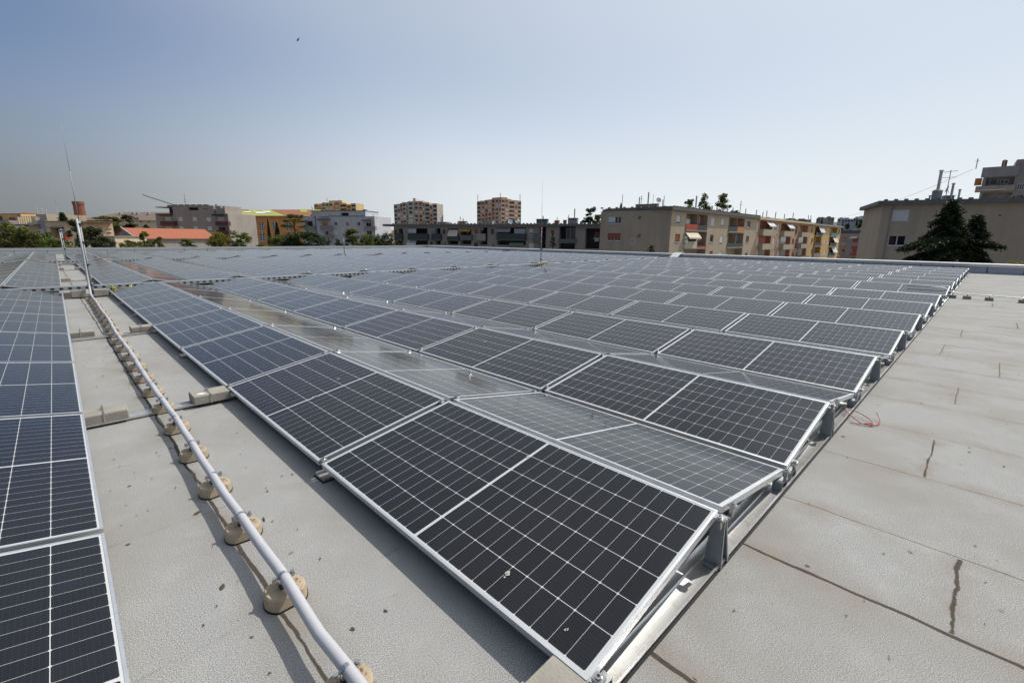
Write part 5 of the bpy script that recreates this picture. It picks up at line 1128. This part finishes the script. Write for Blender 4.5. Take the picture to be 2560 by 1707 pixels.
T('ragged', 'leafg', 4, 465, 597, 66, 84, 'green tree at the foot of the grey block with maroon balconies', 635); T('bush', 'leafd', 1, 505, 612, 60, 84, 'low dark shrub at the foot of the grey block', 635); T('round', 'leafy', 5, 545, 580, 62, 80, 'yellowish green tree covering the right corner of the grey block', 632)
T('ragged', 'leafg', 6, 600, 579, 84, 86, 'green tree in front of the brick annex', 630); T('bush', 'leafg', 2, 648, 606, 70, 80, 'low green trees under the orange building', 630)
T('cypress', 'cedar', 0, 669, 548, 18, 165, 'slim tall cypress against the orange wall', 612, 'cypress_tree'); T('cypress', 'cedar', 1, 691, 556, 28, 160, 'broader cypress right of the slim one', 606, 'cypress_tree')
T('umbrella', 'pine', 2, 733, 531, 74, 130, 'rounded pine at the right end of the orange building', 590, 'pine_tree'); T('round', 'leafg', 6, 702, 584, 72, 86, 'leafy tree below the two cypresses', 630); T('round', 'leafd', 7, 764, 574, 120, 82, 'broad dark tree in front of the pale stepped block', 634); T('round', 'leafd', 8, 728, 588, 70, 84, 'dark tree below the rounded pine', 632)
T('ragged', 'leaf', 7, 880, 573, 76, 82, 'light olive tree before the middle of the pale block', 628); T('ragged', 'leafd', 8, 846, 598, 46, 80, 'small dark tree left of the far lightning rod', 628); T('round', 'leafg', 9, 922, 583, 66, 84, 'green tree before the right balcony of the pale block', 628); T('round', 'leafd', 9, 962, 580, 66, 86, 'dark green tree at the left end of the long shaded block', 628); T('ragged', 'leafd', 10, 1000, 600, 30, 88, 'dark shrub at the corner of the long shaded block', 622)
T('ragged', 'cedar', 3, 1478, 519, 62, 135, 'dark tree rising between the shaded block and the beige block', 572); T('ragged', 'pine', 4, 1496, 537, 40, 132, 'lighter tree touching the left edge of the beige block', 572); T('conifer', 'cedar', 1, 1553, 505, 16, 118, 'small pointed conifer behind the beige end wall', 535, 'conifer_tree'); T('bush', 'leafg', 3, 1576, 519, 26, 118, 'treetop between the conifer and the chimney stack', 540); T('bush', 'leafg', 4, 1210, 551, 30, 150, 'bright treetop left of the pink tower above the shaded roof', 575)
T('ragged', 'leafg', 7, 1724, 499, 46, 150, 'leafy tree top behind the beige roof, leftmost of its group', 560); T('ragged', 'leafg', 8, 1762, 487, 66, 150, 'tall leafy tree top behind the beige roof, middle of its group', 560); T('ragged', 'leafg', 9, 1812, 486, 62, 152, 'tall leafy tree top behind the beige roof, right of its group', 560); T('bush', 'leafg', 5, 1836, 515, 30, 150, 'lower leafy treetop at the right end of the roof group', 545)
for i, (px, py, w_) in enumerate(((1850, 533, 34), (1888, 538, 36), (1915, 540, 40), (1975, 543, 44), (2006, 547, 44))): T('umbrella', 'leafd', 3, px, py, w_, 230, 'dark treetop over the salmon section roof, ' + ORD[i] + ' from the left', 575)
T('cypress', 'cedar', 2, 2056, 543, 12, 395, 'dark cypress left of the wide taupe hillside house', 575, 'cypress_tree'); T('round', 'leafd', 11, 2151, 545, 18, 390, 'tall dark tree among the hillside houses', 575); T('round', 'leafd', 12, 2120, 556, 14, 390, 'dark round tree below the white terraced houses', 575); T('bush', 'leafd', 6, 2190, 560, 40, 380, 'dark hedge near the right hillside houses', 580, 'tall_hedge'); T('bush', 'leafy', 7, 2153, 567, 34, 250, 'yellow green shrub above the grey block with orange shutters', 580, 'shrub'); T('cypress', 'cedar', 3, 2108, 555, 8, 388, 'slim cypress by the white terraced houses', 575, 'cypress_tree'); T('bush', 'leafd', 8, 2085, 561, 40, 385, 'dark shrubs below the hillside houses', 585, 'shrub'); T('round', 'leafd', 13, 2168, 563, 24, 300, 'dark tree above the stacked awnings', 590)
T('bush', 'leafy', 9, 2531, 643, 46, 40, 'yellow green shrub poking above the right parapet', 672, 'shrub'); T('bush', 'cedar', 10, 2490, 655, 60, 41, 'dark shrub left of the yellow green one above the right parapet', 675, 'shrub')
T('ragged', 'leafd', 12, 1383, 583, 20, 90, 'slender climbing tree before the shaded block', 622, 'small_tree'); T('bush', 'leafd', 11, 2540, 486, 46, 66, 'dark roof garden shrub at the foot of the tall right block', 497, 'shrub'); T('ragged', 'leafd', 14, 1628, 614, 26, 60, 'bare little shrub before the beige end wall', 634, 'shrub')
# cedar with two leaders in front of the right block
Q = at(2386, 620, 38); t = thing('cedar_tree', 'dark cedar with drooping tiers and two leaders before the right block', 'tree', (Q.x, Q.y, GZ)); g = random.Random(5); mb = MB(); tr = MB()
SX = Vector((RT.x, RT.y, 0)).normalized(); SY = Vector((FW.x, FW.y, 0)).normalized()
def bough(p0, d, l, droop, size, dens):
    for i in range(int(l * dens)):
        f = g.uniform(.05, 1); c = p0 + d * l * f + Vector((0, 0, -droop * f * f + .12 * l * f * (1 - f))); w_ = size * (1.1 - .6 * f)
        q = c + Vector((g.gauss(0, .45 * w_), g.gauss(0, .45 * w_), -abs(g.gauss(0, .55 * w_)) + .12)); leaf_quad(mb, q, .085 * g.uniform(.6, 1.4), g, .3)
    tr.tube([p0, p0 + d * l * .5 + Vector((0, 0, -droop * .2)), p0 + d * l * .9 + Vector((0, 0, -droop * .8))], [.07, .045, .012], 5)
def leader(px, pytop, z0, reach):
    top = at(px, pytop, 38); b = Vector((top.x, top.y, z0)); H = top.z - z0; tr.tube([b, top], [.16, .02], 7); k = int(H * 4.6)
    for i in range(k):
        z = (i + .3) / k; r = reach(z); n = 5 if z < .85 else 3
        for j in range(n): a = i * 2.1 + j * 6.28 / n + g.uniform(-.3, .3); bough(b + Vector((0, 0, H * z)), SX * math.cos(a) + SY * math.sin(a), r * g.uniform(.7, 1.1), r * .35, .26 + .12 * r, 165)
leader(2386, 498, at(2386, 600, 38).z, lambda z: 1.75 * (1 - z) ** .8 + .16); leader(2447, 536, at(2440, 600, 38).z, lambda z: 1.05 * (1 - z) ** .7 + .14)
tr.tube([Vector((Q.x, Q.y, GZ)), at(2386, 600, 38)], [.3, .18], 8); tr.tube([at(2392, 640, 38), at(2430, 612, 38), at(2445, 600, 38)], [.14, .12, .1], 7)
for px, py, sgn, l, dr in ((2386, 598, -1, 4.1, 1.0), (2386, 603, 1, 3.6, .55), (2390, 603, -1, 2.6, .6), (2388, 628, -1, 4.0, 1.15), (2390, 630, 1, 2.8, 1.0), (2386, 640, -1, 2.6, .8), (2395, 615, 1, 2.2, .8), (2386, 610, -1, 1.6, .5), (2400, 640, 1, 1.6, .6)):
    for k in range(5): bough(at(px, py, 38), (SX * sgn + SY * (k - 2) * .22).normalized(), l * (1 - .06 * abs(k - 2)) * g.uniform(.9, 1.03), dr, .42, 330)
mb.build('crown', M['cedar'], t); tr.build('trunk', M['trunk'], t)
mb = MB(); g = random.Random(2)
for i in range(340):
    px = g.uniform(-200, 2750); t_ = g.uniform(430, 620); c = at(px, 598, t_); c.z = GZ
    for _ in range(46): leaf_quad(mb, c + Vector((g.gauss(0, 7), g.gauss(0, 7), g.uniform(0, 13) * g.uniform(.5, 1))), g.uniform(.6, 1.3), g, .8)
o = mb.build('treeline', M['leafd']); tag(o, 'far-off belt of trees closing the town', 'trees', kind='stuff')
# a bird high on the left
c = at(745, 100, 70); d = (RT * .55 + UP * .83).normalized(); n = d.cross(FW).normalized(); mb = MB()
mb.tube([c - d * .34, c - d * .1, c + d * .18, c + d * .36], [.02, .09, .08, .02], 8); mb.add([c - d * .05, c + d * .16, c + n * .22 - d * .12, c - n * .22 - d * .12, c - n * .02 + d * .16], [(0, 1, 2), (0, 3, 1)])
o = mb.build('bird', M['tin']); tag(o, 'dark bird gliding high in the left sky', 'bird')
